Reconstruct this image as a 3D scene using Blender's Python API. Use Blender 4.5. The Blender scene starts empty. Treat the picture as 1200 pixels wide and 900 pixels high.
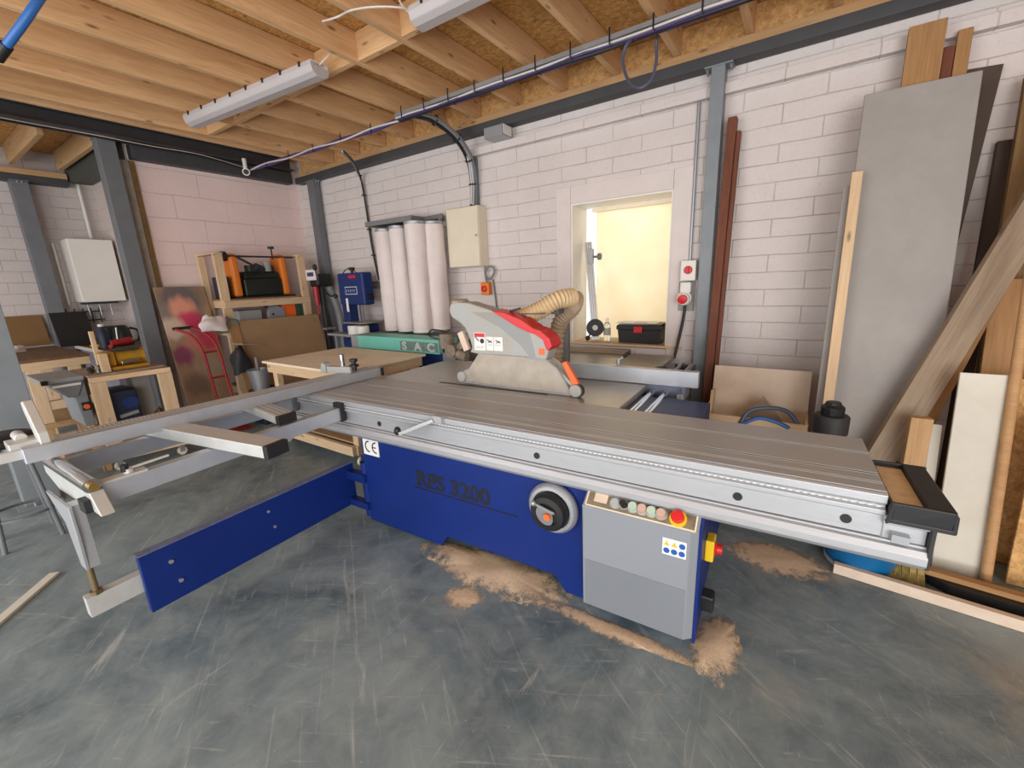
import bpy, bmesh, math, random
from mathutils import Vector as V3, Matrix as MX
random.seed(7)
scn = bpy.context.scene
COL = scn.collection
pi = math.pi

# ------------------------------------------------------------ camera
CAM_H = 1.6
FPX = 498.2
YAW, PITCH, ROLL = 0.600814577, 0.238682833, -0.0389601531
_f = V3((-math.sin(YAW)*math.cos(PITCH), math.cos(YAW)*math.cos(PITCH), -math.sin(PITCH)))
_r0 = V3((math.cos(YAW), math.sin(YAW), 0)); _u0 = _r0.cross(_f)
CR = math.cos(ROLL)*_r0 + math.sin(ROLL)*_u0
CU = -math.sin(ROLL)*_r0 + math.cos(ROLL)*_u0
CF = _f
cam_d = bpy.data.cameras.new('camera'); cam = bpy.data.objects.new('camera', cam_d); COL.objects.link(cam)
cam_d.sensor_fit = 'HORIZONTAL'; cam_d.sensor_width = 36; cam_d.lens = FPX/1200*36; cam_d.clip_start = 0.02
m = MX.Identity(4)
for i in range(3):
    m[i][0] = CR[i]; m[i][1] = CU[i]; m[i][2] = -CF[i]
m[2][3] = CAM_H
cam.matrix_world = m
scn.camera = cam

# ------------------------------------------------------------ light and exposure
scn.view_settings.view_transform = 'Standard'; scn.view_settings.look = 'None'
scn.view_settings.gamma = 1; scn.view_settings.use_curve_mapping = False
scn.view_settings.exposure = -0.22
w = bpy.data.worlds.new('daylight'); scn.world = w; w.use_nodes = True
w.node_tree.nodes['Background'].inputs[0].default_value = (0.98, 0.99, 1.0, 1)
w.node_tree.nodes['Background'].inputs[1].default_value = 1.35

def area_light(name, loc, target, sx, sy, power, col):
    d = bpy.data.lights.new(name, 'AREA'); d.shape = 'RECTANGLE'; d.size = sx; d.size_y = sy
    d.energy = power; d.color = col
    o = bpy.data.objects.new(name, d); COL.objects.link(o); o.location = loc
    o.rotation_euler = (V3(target)-V3(loc)).to_track_quat('-Z', 'Y').to_euler()
    return o
area_light('roller_door_daylight', (2.6, -3.4, 1.7), (-1.6, 2.5, 1.3), 3.4, 3.0, 240, (0.97, 0.985, 1.0))
area_light('left_fill_light', (-4.2, -3.6, 1.8), (-4.6, 2.5, 1.4), 3.2, 3.0, 150, (0.98, 0.985, 1.0))  # unseen fill lamp added to brighten the left end of the room
area_light('ceiling_fill_light', (-0.2, -3.4, 0.15), (-1.0, 1.8, 3.2), 6.0, 1.6, 215, (1.0, 0.97, 0.93))  # added fill aimed upward to brighten the joists and ceiling
area_light('window_daylight', (-1.5, 5.6, 2.2), (-1.5, 4.4, 1.6), 1.8, 2.0, 26, (1.0, 0.985, 0.96))

# ------------------------------------------------------------ geometry helpers
def ray(x, y): return CR*((x-600)/FPX) - CU*((y-450)/FPX) + CF
C0 = V3((0, 0, CAM_H))
def Py(x, y, Y): d = ray(x, y); return C0 + d*(Y/d.y)
def Px(x, y, X): d = ray(x, y); return C0 + d*(X/d.x)
def Pz(x, y, z): d = ray(x, y); return C0 + d*((z-CAM_H)/d.z)

SAW = MX.Rotation(math.radians(2.4), 4, 'Z')
WM = {}            # world matrix of each object made here

class MB:
    def __init__(s, F=None):
        s.v = []; s.f = []; s.F = F
    def _add(s, vs, fs):
        n = len(s.v); s.v += [V3(a) for a in vs]; s.f += [[i+n for i in f] for f in fs]; return s
    def box(s, x0, x1, y0, y1, z0, z1):
        return s._add([(x0,y0,z0),(x1,y0,z0),(x1,y1,z0),(x0,y1,z0),(x0,y0,z1),(x1,y0,z1),(x1,y1,z1),(x0,y1,z1)],
                      [(0,3,2,1),(4,5,6,7),(0,1,5,4),(1,2,6,5),(2,3,7,6),(3,0,4,7)])
    def bar(s, a, b, w, h, up=(0,0,1)):
        a = V3(a); b = V3(b); d = (b-a).normalized(); side = d.cross(V3(up))
        if side.length < 1e-5: side = d.cross(V3((1,0,0)))
        side.normalize(); u = side.cross(d)
        p = []
        for c in (a, b):
            for i, j in ((-1,-1),(1,-1),(1,1),(-1,1)): p.append(c + side*(w/2*i) + u*(h/2*j))
        return s._add(p, [(0,1,2,3),(7,6,5,4),(0,4,5,1),(1,5,6,2),(2,6,7,3),(3,7,4,0)])
    def cyl(s, a, b, r0, r1=None, n=20):
        if r1 is None: r1 = r0
        return s.lathe(a, V3(b)-V3(a), [(0,0),(r0,0),(r1,(V3(b)-V3(a)).length),(0,(V3(b)-V3(a)).length)], n)
    def lathe(s, c, ax, prof, n=24):
        c = V3(c); ax = V3(ax).normalized()
        e1 = ax.orthogonal().normalized(); e2 = ax.cross(e1)
        k = len(s.v); vs = []; fs = []; rings = []
        for r, h in prof:
            if r < 1e-6:
                rings.append([len(vs)]); vs.append(c+ax*h)
            else:
                rings.append(list(range(len(vs), len(vs)+n)))
                for i in range(n):
                    t = 2*pi*i/n; vs.append(c+ax*h+e1*(r*math.cos(t))+e2*(r*math.sin(t)))
        for a, b in zip(rings, rings[1:]):
            for i in range(n):
                j = (i+1) % n
                if len(a) == 1 and len(b) == 1: continue
                if len(a) == 1: fs.append((a[0], b[j], b[i]))
                elif len(b) == 1: fs.append((a[i], a[j], b[0]))
                else: fs.append((a[i], a[j], b[j], b[i]))
        return s._add(vs, fs)
    def tube(s, pts, r, n=10, smooth=0):
        pts = [V3(p) for p in pts]
        if smooth:
            out = []
            for i in range(len(pts)-1):
                p0 = pts[max(i-1,0)]; p1 = pts[i]; p2 = pts[i+1]; p3 = pts[min(i+2, len(pts)-1)]
                for k in range(smooth):
                    t = k/smooth
                    out.append(0.5*((2*p1)+(p2-p0)*t+(2*p0-5*p1+4*p2-p3)*t*t+(3*p1-p0-3*p2+p3)*t**3))
            out.append(pts[-1]); pts = out
        rr = r if callable(r) else (lambda t: r)
        vs = []; fs = []; N = len(pts); e = None
        for i, p in enumerate(pts):
            d = (pts[min(i+1,N-1)]-pts[max(i-1,0)]).normalized()
            if e is None: e = d.orthogonal().normalized()
            e = (e - d*e.dot(d)).normalized(); g = d.cross(e)
            q = rr(i/(N-1))
            for k in range(n):
                t = 2*pi*k/n; vs.append(p+e*(q*math.cos(t))+g*(q*math.sin(t)))
        for i in range(N-1):
            for k in range(n):
                j = (k+1) % n; fs.append((i*n+k, i*n+j, (i+1)*n+j, (i+1)*n+k))
        fs.append(list(range(n))[::-1]); fs.append([(N-1)*n+k for k in range(n)])
        return s._add(vs, fs)
    def prism(s, pts, vec):
        pts = [V3(p) for p in pts]; vec = V3(vec); n = len(pts)
        nrm = V3((0,0,0))
        for i in range(n): nrm += (pts[i]-pts[0]).cross(pts[(i+1)%n]-pts[0])
        if nrm.dot(vec) > 0: pts = pts[::-1]
        fs = [list(range(n)), [n+i for i in range(n)][::-1]]
        for i in range(n):
            j = (i+1) % n; fs.append((j, i, n+i, n+j))
        return s._add(pts+[p+vec for p in pts], fs)
    def ball(s, c, r, sc=(1,1,1), n=14):
        c = V3(c); vs = []; fs = []; R = n//2
        for i in range(R+1):
            ph = pi*i/R
            for k in range(n):
                t = 2*pi*k/n
                vs.append(c+V3((sc[0]*r*math.sin(ph)*math.cos(t), sc[1]*r*math.sin(ph)*math.sin(t), sc[2]*r*math.cos(ph))))
        for i in range(R):
            for k in range(n):
                j = (k+1) % n; fs.append((i*n+k, (i+1)*n+k, (i+1)*n+j, i*n+j))
        return s._add(vs, fs)
    def bolts(s, pts, ax, r, h, n=10):
        for p in pts: s.cyl(p, V3(p)+V3(ax).normalized()*h, r, n=n)
        return s
    def build(s, name, mat, parent=None, bevel=0.0, smooth=False, origin=None):
        F = s.F or MX.Identity(4)
        P = [F @ v for v in s.v]
        if parent is not None: W = WM[parent.name].copy()
        else:
            if origin is None:
                xs = [p.x for p in P]; ys = [p.y for p in P]; zs = [p.z for p in P]
                origin = ((min(xs)+max(xs))/2, (min(ys)+max(ys))/2, min(zs))
            W = MX.Translation(V3(origin))
        Wi = W.inverted()
        me = bpy.data.meshes.new(name)
        me.from_pydata([Wi @ p for p in P], [], s.f)
        bm = bmesh.new(); bm.from_mesh(me)
        bmesh.ops.remove_doubles(bm, verts=bm.verts, dist=1e-6)
        bmesh.ops.recalc_face_normals(bm, faces=bm.faces); bm.to_mesh(me); bm.free()
        me.materials.append(mat)
        o = bpy.data.objects.new(name, me); COL.objects.link(o)
        if parent is not None: o.parent = parent
        else: o.matrix_world = W
        WM[o.name] = W
        if bevel:
            b = o.modifiers.new('bevel', 'BEVEL'); b.width = bevel; b.segments = 2; b.limit_method = 'ANGLE'; b.angle_limit = 0.6
        if smooth:
            for p in me.polygons: p.use_smooth = True
            try: me.set_sharp_from_angle(angle=0.7)
            except Exception: pass
        return o

def tag(o, label=None, cat=None, group=None, kind=None):
    if label: o['label'] = label
    if cat: o['category'] = cat
    if group: o['group'] = group
    if kind: o['kind'] = kind
    return o
def empty(name, loc, label, cat, group=None, F=None):
    o = bpy.data.objects.new(name, None); COL.objects.link(o); o.empty_display_size = 0.05
    W = MX.Translation(V3(loc)) if F is None else F
    o.matrix_world = W; WM[o.name] = W
    return tag(o, label, cat, group)
def plank(name, a, b, w, t, up, mat, parent=None, bevel=0.003, F=None):
    """a bar from a to b whose own x axis runs along the grain; w across, t along up"""
    a = V3(a); b = V3(b)
    up = V3(up)
    if F is not None: a = F @ a; b = F @ b; up = F.to_3x3() @ up
    d = (b-a); Ln = d.length; d.normalize()
    side = up.cross(d).normalized(); u = d.cross(side)
    M = MX.Identity(4)
    for i in range(3): M[i][0] = d[i]; M[i][1] = side[i]; M[i][2] = u[i]; M[i][3] = a[i]
    me = bpy.data.meshes.new(name)
    q = MB().box(0, Ln, -w/2, w/2, -t/2, t/2)
    me.from_pydata([tuple(v) for v in q.v], [], q.f)
    me.materials.append(mat)
    o = bpy.data.objects.new(name, me); COL.objects.link(o)
    if parent is not None:
        o.parent = parent; o.matrix_local = WM[parent.name].inverted() @ M
    else: o.matrix_world = M
    WM[o.name] = M
    if bevel:
        bv = o.modifiers.new('bevel', 'BEVEL'); bv.width = bevel; bv.segments = 2
    return o
def text_mesh(name, body, size, mat, parent, origin, xdir, ydir, depth=0.001, sx=1.0, offset=0.0):
    """raised lettering with its baseline start at origin (world)"""
    cu = bpy.data.curves.new(name, 'FONT'); cu.body = body; cu.size = size; cu.extrude = depth; cu.offset = offset
    t = bpy.data.objects.new(name+'_src', cu); COL.objects.link(t)
    bpy.context.view_layer.update()
    me = bpy.data.meshes.new_from_object(t.evaluated_get(bpy.context.evaluated_depsgraph_get()))
    bpy.data.objects.remove(t); bpy.data.curves.remove(cu)
    x = V3(xdir).normalized(); y = V3(ydir).normalized(); z = x.cross(y)
    Wi = WM[parent.name].inverted()
    for v in me.vertices:
        v.co = Wi @ (V3(origin) + x*(v.co.x*sx) + y*v.co.y + z*v.co.z)
    me.materials.clear(); me.materials.append(mat)
    o = bpy.data.objects.new(name, me); COL.objects.link(o); o.parent = parent; WM[o.name] = WM[parent.name]
    return o
def copy_tree(o, parent=None):
    c = o.copy(); COL.objects.link(c)
    if parent is not None: c.parent = parent
    for ch in list(o.children): copy_tree(ch, c)
    return c

# ------------------------------------------------------------ materials
def srgb(r, g, b):
    f = lambda c: (c/255/12.92) if c/255 <= 0.04045 else ((c/255+0.055)/1.055)**2.4
    return (f(r), f(g), f(b), 1)
class NT:
    def __init__(s, name):
        s.m = bpy.data.materials.new(name); s.m.use_nodes = True; s.t = s.m.node_tree
        s.b = s.t.nodes['Principled BSDF']
    def n(s, typ, **kw):
        x = s.t.nodes.new(typ)
        for k, v in kw.items(): setattr(x, k, v)
        return x
    def l(s, a, b): s.t.links.new(a, b)
    def coords(s, scale=(1,1,1), kind='Object', rnd=False):
        tc = s.n('ShaderNodeTexCoord'); mp = s.n('ShaderNodeMapping'); mp.inputs['Scale'].default_value = scale
        if rnd:
            oi = s.n('ShaderNodeObjectInfo'); mu = s.n('ShaderNodeMath', operation='MULTIPLY'); mu.inputs[1].default_value = 37
            s.l(oi.outputs['Random'], mu.inputs[0])
            ad = s.n('ShaderNodeVectorMath', operation='ADD'); s.l(tc.outputs[kind], ad.inputs[0]); s.l(mu.outputs[0], ad.inputs[1])
            s.l(ad.outputs[0], mp.inputs['Vector'])
        else: s.l(tc.outputs[kind], mp.inputs['Vector'])
        return mp.outputs[0]
    def noise(s, vec, scale, detail=4, rough=0.55, dist=0):
        x = s.n('ShaderNodeTexNoise'); x.inputs['Scale'].default_value = scale; x.inputs['Detail'].default_value = detail
        x.inputs['Roughness'].default_value = rough; x.inputs['Distortion'].default_value = dist
        s.l(vec, x.inputs['Vector']); return x.outputs['Fac']
    def ramp(s, fac, stops):
        x = s.n('ShaderNodeValToRGB'); e = x.color_ramp.elements
        while len(e) < len(stops): e.new(0.5)
        for i, (p, c) in enumerate(stops): e[i].position = p; e[i].color = c if len(c) == 4 else (*c, 1)
        s.l(fac, x.inputs[0]); return x.outputs[0]
    def mix(s, fac, a, b, mode='MIX'):
        x = s.n('ShaderNodeMix', data_type='RGBA', blend_type=mode)
        for sock, val in ((x.inputs[0], fac), (x.inputs[6], a), (x.inputs[7], b)):
            if hasattr(val, 'is_linked'): s.l(val, sock)
            else: sock.default_value = val
        return x.outputs[2]
    def bump(s, h, strength=0.2, dist=0.01):
        x = s.n('ShaderNodeBump'); x.inputs['Strength'].default_value = strength; x.inputs['Distance'].default_value = dist
        s.l(h, x.inputs['Height']); s.l(x.outputs[0], s.b.inputs['Normal'])
    def done(s, col=None, rough=0.5, metal=0.0, spec=None):
        if col is not None:
            if hasattr(col, 'is_linked'): s.l(col, s.b.inputs['Base Color'])
            else: s.b.inputs['Base Color'].default_value = col
        if hasattr(rough, 'is_linked'): s.l(rough, s.b.inputs['Roughness'])
        else: s.b.inputs['Roughness'].default_value = rough
        s.b.inputs['Metallic'].default_value = metal
        if spec is not None: s.b.inputs['Specular IOR Level'].default_value = spec
        return s.m
W1 = (1,1,1,1); K0 = (0,0,0,1)
def plain(name, c, rough=0.5, metal=0.0, var=0.12, scale=6, spec=None):
    n = NT(name); v = n.coords(rnd=True); f = n.noise(v, scale, 5)
    d = tuple(x*(1-var) for x in c[:3]) + (1,); l = tuple(min(1, x*(1+var)) for x in c[:3]) + (1,)
    return n.done(n.ramp(f, [(0.3, d), (0.7, l)]), rough, metal, spec)
def wood(name, ca, cb, knot=True, rough=0.65, ring=9, var=1.0):
    n = NT(name)
    v = n.coords((1.2, 11, 11), rnd=True); f1 = n.noise(v, 1.6, 4, 0.6, 0.8)
    v2 = n.coords((4, 110, 110), rnd=True); f2 = n.noise(v2, 1.2, 3)
    c = n.ramp(f1, [(0.32, ca), (0.68, cb)])
    c = n.mix(0.35, c, n.ramp(f2, [(0.3, tuple(x*0.72 for x in ca[:3])+(1,)), (0.75, tuple(min(1, x*1.08) for x in cb[:3])+(1,))]))
    if knot:
        v3 = n.coords((3.4, 11, 11), rnd=True); vo = n.n('ShaderNodeTexVoronoi'); vo.inputs['Scale'].default_value = 1.0; n.l(v3, vo.inputs['Vector'])
        k = n.ramp(vo.outputs['Distance'], [(0.06, W1), (0.16, K0)])
        c = n.mix(k, c, tuple(x*0.34 for x in ca[:3])+(1,))
    v4 = n.coords((1,1,1), rnd=True); f4 = n.noise(v4, 0.9, 2)
    c = n.mix(n.ramp(f4, [(0.35, K0), (0.7, (0.35,0.35,0.35,1))]), c, tuple(x*0.7 for x in cb[:3])+(1,))
    return n.done(c, rough, 0, 0.25)
def osb(name, ca, cb, cc):
    n = NT(name); v = n.coords((1,1,1), rnd=True)
    vo = n.n('ShaderNodeTexVoronoi'); vo.inputs['Scale'].default_value = 26
    v2 = n.coords((1, 2.6, 1.3), rnd=True); n.l(v2, vo.inputs['Vector'])
    f = n.noise(v, 22, 5, 0.65, 1.2)
    c = n.mix(0.55, n.ramp(vo.outputs['Color'], [(0.2, ca), (0.8, cb)]), n.ramp(f, [(0.35, cc), (0.65, cb)]))
    return n.done(c, 0.8, 0, 0.2)
def sheet(name, c, dirt, amount=0.5, scale=3.5, rough=0.6):
    n = NT(name); v = n.coords(rnd=True); f = n.noise(v, scale, 7, 0.62, 0.3)
    g = n.noise(v, scale*9, 3)
    cc = n.mix(n.ramp(f, [(0.45, K0), (0.75, (amount,)*3)]), c, dirt)
    cc = n.mix(0.12, cc, n.ramp(g, [(0.35, tuple(x*0.7 for x in c[:3])+(1,)), (0.7, c)]))
    return n.done(cc, rough, 0, 0.3)
def painted_block(name, base, dark, bw, bh, axis, amt=0.55):
    n = NT(name); tc = n.n('ShaderNodeTexCoord'); sp = n.n('ShaderNodeSeparateXYZ'); n.l(tc.outputs['Object'], sp.inputs[0])
    cb = n.n('ShaderNodeCombineXYZ'); n.l(sp.outputs[axis], cb.inputs[0]); n.l(sp.outputs[2], cb.inputs[1])
    wob = n.noise(tc.outputs['Object'], 3, 3); 
    ad = n.n('ShaderNodeVectorMath', operation='MULTIPLY_ADD'); cw = n.n('ShaderNodeCombineXYZ'); n.l(wob, cw.inputs[0]); n.l(wob, cw.inputs[1])
    n.l(cw.outputs[0], ad.inputs[0]); ad.inputs[1].default_value = (0.018, 0.018, 0); n.l(cb.outputs[0], ad.inputs[2])
    br = n.n('ShaderNodeTexBrick'); n.l(ad.outputs[0], br.inputs['Vector']); br.offset = 0.5
    br.inputs['Scale'].default_value = 1; br.inputs['Brick Width'].default_value = bw; br.inputs['Row Height'].default_value = bh
    br.inputs['Mortar Size'].default_value = 0.0045; br.inputs['Mortar Smooth'].default_value = 0.6; br.inputs['Bias'].default_value = 0
    br.inputs['Color1'].default_value = W1; br.inputs['Color2'].default_value = (0.9,0.9,0.9,1); br.inputs['Mortar'].default_value = K0
    f = n.noise(tc.outputs['Object'], 1.4, 5, 0.6); g = n.noise(tc.outputs['Object'], 38, 4)
    brk = n.noise(tc.outputs['Object'], 2.6, 3)
    c = n.ramp(f, [(0.3, tuple(x*0.9 for x in base[:3])+(1,)), (0.7, base)])
    c = n.mix(n.ramp(g, [(0.55, K0), (0.8, (0.22,)*3)]), c, dark)
    mo = n.n('ShaderNodeMath', operation='MULTIPLY'); n.l(br.outputs['Fac'], mo.inputs[0]); n.l(n.ramp(brk, [(0.38, (0.06,)*3), (0.64, (amt,)*3)]), mo.inputs[1])
    c = n.mix(mo.outputs[0], c, dark)
    h = n.mix(0.25, br.outputs['Color'], g)
    n.bump(h, 0.7, 0.01)
    return n.done(c, 0.75, 0, 0.3)
def floor_paint():
    n = NT('painted_concrete_floor'); tc = n.n('ShaderNodeTexCoord'); o = tc.outputs['Object']
    f = n.noise(o, 1.3, 8, 0.68, 0.8); g = n.noise(o, 5, 8, 0.7, 0.6)
    c = n.ramp(f, [(0.3, srgb(64,82,92)), (0.68, srgb(140,154,158))])
    c = n.mix(n.ramp(g, [(0.42, K0), (0.8, (0.55,)*3)]), c, srgb(168,176,172))
    # pale scuffs running in several directions
    for ang, sc, thr, amt in ((0.6, (1.1, 15, 1), 0.655, 0.5), (-0.5, (1.6, 22, 1), 0.67, 0.42), (1.5, (2.0, 26, 1), 0.675, 0.4)):
        mp = n.n('ShaderNodeMapping'); mp.vector_type = 'POINT'; mp.inputs['Rotation'].default_value = (0,0,ang)
        n.l(o, mp.inputs['Vector'])
        m2 = n.n('ShaderNodeMapping'); m2.inputs['Scale'].default_value = sc; n.l(mp.outputs[0], m2.inputs['Vector'])
        s_ = n.noise(m2.outputs[0], 1.3, 5, 0.7, 1.4)
        c = n.mix(n.ramp(s_, [(thr-0.07, K0), (thr+0.07, (amt,)*3)]), c, srgb(204,203,195))
    # sawdust film lying round the machine and by the timber rack
    d = n.noise(o, 2.2, 7, 0.66, 0.8)
    for cx, cy, rad, amt in ((-1.25, 1.35, 0.5, 0.7), (0.1, 1.65, 0.5, 0.6), (0.95, 2.1, 0.7, 0.6), (0.1, 2.55, 0.5, 0.7)):
        mp = n.n('ShaderNodeVectorMath', operation='DISTANCE'); n.l(o, mp.inputs[0]); mp.inputs[1].default_value = (cx, cy, 0)
        mr = n.n('ShaderNodeMapRange'); n.l(mp.outputs['Value'], mr.inputs[0]); mr.inputs[1].default_value = 0; mr.inputs[2].default_value = rad
        mr.inputs[3].default_value = 0.16; mr.inputs[4].default_value = -0.1
        a = n.n('ShaderNodeMath', operation='ADD'); n.l(mr.outputs[0], a.inputs[0]); n.l(d, a.inputs[1])
        c = n.mix(n.ramp(a.outputs[0], [(0.58, K0), (0.78, (amt,)*3)]), c, srgb(166,154,132))
    sp = n.noise(o, 60, 2); c = n.mix(n.ramp(sp, [(0.70, K0), (0.76, (0.5,)*3)]), c, srgb(190,182,165))
    n.bump(g, 0.08, 0.004)
    return n.done(c, n.ramp(g, [(0.3, (0.34,)*3), (0.7, (0.6,)*3)]), 0, 0.45)
def metal(name, c, rough=0.35, met=0.75, brush=None):
    n = NT(name); v = n.coords(brush or (1,1,1)); f = n.noise(v, 14, 4)
    g = n.noise(n.coords(), 4, 6, 0.6)
    col = n.ramp(f, [(0.3, tuple(x*0.9 for x in c[:3])+(1,)), (0.7, c)])
    col = n.mix(n.ramp(g, [(0.5, K0), (0.8, (0.3,)*3)]), col, tuple(x*0.75 for x in c[:3])+(1,))
    return n.done(col, rough, met)
M = {}
M['floor'] = floor_paint()
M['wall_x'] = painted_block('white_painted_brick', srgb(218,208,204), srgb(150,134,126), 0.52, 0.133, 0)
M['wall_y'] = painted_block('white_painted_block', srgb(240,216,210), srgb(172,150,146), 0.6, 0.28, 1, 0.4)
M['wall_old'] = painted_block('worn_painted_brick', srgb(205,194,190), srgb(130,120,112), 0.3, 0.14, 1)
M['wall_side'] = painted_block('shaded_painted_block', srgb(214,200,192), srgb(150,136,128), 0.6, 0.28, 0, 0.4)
M['joist'] = wood('pale_softwood_joist', srgb(210,162,114), srgb(240,198,150))
M['pine'] = wood('pale_pine', srgb(204,170,132), srgb(226,198,162))
M['pine2'] = wood('honey_pine', srgb(178,138,96), srgb(204,166,122))
M['tan'] = wood('tan_board', srgb(150,112,72), srgb(178,136,92))
M['old'] = wood('weathered_timber', srgb(134,116,98), srgb(168,148,126))
M['brown'] = wood('dark_timber', srgb(112,86,56), srgb(146,114,74), knot=False)
M['red'] = wood('reddish_hardwood', srgb(92,54,40), srgb(132,80,60), knot=False)
M['dowel'] = wood('sanded_dowel', srgb(176,134,92), srgb(200,158,112), knot=False)
M['mdf'] = sheet('mdf_board', srgb(218,198,178), srgb(172,146,120), 0.5)
M['birch'] = sheet('pale_ply_top', srgb(236,220,194), srgb(206,178,146), 0.5)
M['card'] = sheet('brown_hardboard', srgb(164,132,98), srgb(134,104,74), 0.5, 2.2)
M['osb'] = osb('osb_deck', srgb(190,140,78), srgb(232,182,116), srgb(140,96,50))
M['osb2'] = osb('osb_offcut', srgb(196,146,88), srgb(228,184,126), srgb(150,106,60))
M['steel'] = plain('grey_painted_steel', srgb(110,112,116), 0.5, 0.1, 0.08)
M['steel_l'] = plain('light_grey_painted_steel', srgb(128,134,138), 0.5, 0.1, 0.08)
M['steel_d'] = plain('dark_painted_steel', srgb(68,68,71), 0.55, 0.1, 0.1)
M['alu'] = metal('anodised_aluminium', srgb(186,187,190), 0.42, 0.55, (1,18,18))
M['alu2'] = metal('anodised_aluminium_bar', srgb(188,193,200), 0.4, 0.5)
M['aluw'] = metal('pale_aluminium', srgb(212,212,208), 0.42, 0.4)
M['deck'] = sheet('dusty_machined_aluminium', srgb(172,175,178), srgb(186,174,158), 0.55, 4, 0.42); M['deck'].node_tree.nodes['Principled BSDF'].inputs['Metallic'].default_value = 0.18
M['iron'] = sheet('ground_cast_iron', srgb(176,174,170), srgb(190,176,154), 0.5, 3, 0.33); M['iron'].node_tree.nodes['Principled BSDF'].inputs['Metallic'].default_value = 0.6
M['chrome'] = plain('chrome', srgb(215,215,215), 0.12, 1.0, 0.05)
M['blue'] = sheet('blue_machine_paint', srgb(18,42,112), srgb(12,30,86), 0.6, 2.0, 0.4)
M['grey'] = plain('grey_enamel', srgb(134,138,144), 0.42, 0, 0.03, 2)
M['grey_d'] = plain('grey_enamel_lower', srgb(120,124,130), 0.42, 0, 0.03, 2)
M['dust'] = sheet('dusty_panel', srgb(132,118,96), srgb(70,62,52), 0.8, 22, 0.8)
M['black'] = plain('black_plastic', srgb(26,26,27), 0.5, 0, 0.2)
M['rubber'] = plain('dark_rubber', srgb(42,42,44), 0.6, 0, 0.2)
M['white'] = plain('white_plastic', srgb(226,222,214), 0.45, 0, 0.03)
M['cream'] = plain('cream_enamel', srgb(222,210,188), 0.45, 0, 0.03)
M['paper'] = plain('white_sticker', srgb(232,230,226), 0.6, 0, 0.03)
M['redp'] = plain('red_plastic', srgb(206,34,38), 0.4, 0, 0.06)
M['redm'] = plain('red_painted_tube', srgb(160,34,36), 0.45, 0, 0.1)
M['orange'] = plain('orange_plastic', srgb(238,106,42), 0.45, 0, 0.05)
M['orange_m'] = plain('orange_enamel', srgb(228,124,30), 0.45, 0, 0.08)
M['yellow'] = plain('yellow_plastic', srgb(240,196,30), 0.45, 0, 0.05)
M['gold'] = plain('yellow_enamel', srgb(176,130,30), 0.5, 0, 0.2, 12)
M['teal'] = plain('turquoise_enamel', srgb(112,190,174), 0.5, 0, 0.06)
M['navy'] = plain('navy_enamel', srgb(26,48,104), 0.45, 0, 0.08)
M['hood'] = sheet('dusty_grey_plastic', srgb(168,170,168), srgb(172,160,140), 0.7, 5, 0.5)
M['hood_d'] = sheet('dusty_grey_plastic_edge', srgb(150,152,152), srgb(160,145,122), 0.6, 6, 0.55)
M['hose'] = plain('cream_ribbed_hose', srgb(206,180,140), 0.6, 0, 0.1, 30)
M['hose_d'] = plain('brown_ribbed_hose', srgb(168,146,120), 0.6, 0, 0.15, 30)
M['fabric'] = sheet('white_filter_cloth', srgb(228,216,212), srgb(206,192,186), 0.5, 4, 0.9)
M['bluebin'] = plain('blue_plastic', srgb(10,98,150), 0.4, 0, 0.06)
M['bluehose'] = plain('blue_rubber_hose', srgb(46,104,176), 0.45, 0, 0.1)
M['greypipe'] = plain('grey_plastic_conduit', srgb(120,120,122), 0.45, 0, 0.05)
M['violet'] = plain('violet_cable', srgb(74,58,112), 0.5, 0, 0.1)
M['wire'] = plain('white_cable', srgb(214,206,198), 0.5, 0, 0.05)
M['bristle'] = plain('yellow_bristle', srgb(168,146,84), 0.8, 0, 0.25, 60)
M['concrete'] = plain('grey_board_face', srgb(152,148,143), 0.6, 0, 0.06)
M['greyboard'] = sheet('grey_faced_board', srgb(156,151,147), srgb(178,172,164), 0.5, 2.4, 0.55)
M['whiteboard'] = sheet('white_faced_board', srgb(212,206,192), srgb(184,176,156), 0.5, 1.6, 0.5)
M['dkboard'] = plain('dark_brown_board', srgb(74,60,50), 0.6, 0, 0.15)
M['tray'] = metal('galvanised_tray', srgb(170,172,175), 0.45, 0.6)
M['sawfill'] = sheet('packed_sawdust', srgb(222,194,156), srgb(180,150,116), 0.7, 20, 0.95)
n = NT('loose_sawdust'); tcg = n.n('ShaderNodeTexCoord')
dn = n.n('ShaderNodeVectorMath', operation='DISTANCE'); fl_ = n.n('ShaderNodeVectorMath', operation='MULTIPLY'); fl_.inputs[1].default_value = (1,1,0)
n.l(tcg.outputs['Generated'], fl_.inputs[0]); n.l(fl_.outputs[0], dn.inputs[0]); dn.inputs[1].default_value = (0.5,0.5,0)
g1 = n.noise(tcg.outputs['Object'], 16, 6, 0.7); g2 = n.noise(tcg.outputs['Object'], 170, 3, 0.7)
ma = n.n('ShaderNodeMath', operation='MULTIPLY_ADD'); n.l(g1, ma.inputs[0]); ma.inputs[1].default_value = 0.75; n.l(dn.outputs['Value'], ma.inputs[2])
mb_ = n.n('ShaderNodeMath', operation='MULTIPLY_ADD'); n.l(g2, mb_.inputs[0]); mb_.inputs[1].default_value = 0.35; n.l(ma.outputs[0], mb_.inputs[2])
n.l(n.ramp(mb_.outputs[0], [(0.80, W1), (0.98, K0)]), n.b.inputs['Alpha'])
n.bump(g2, 0.4, 0.004)
M['sawdust'] = n.done(n.mix(0.4, n.ramp(g1, [(0.35, srgb(204,176,144)), (0.65, srgb(232,208,178))]), n.ramp(g2, [(0.35, srgb(178,150,118)), (0.65, srgb(238,216,188))])), 0.95, 0, 0.1)
M['dkblue'] = plain('dark_blue_box', srgb(30,40,62), 0.5, 0, 0.3)
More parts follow.
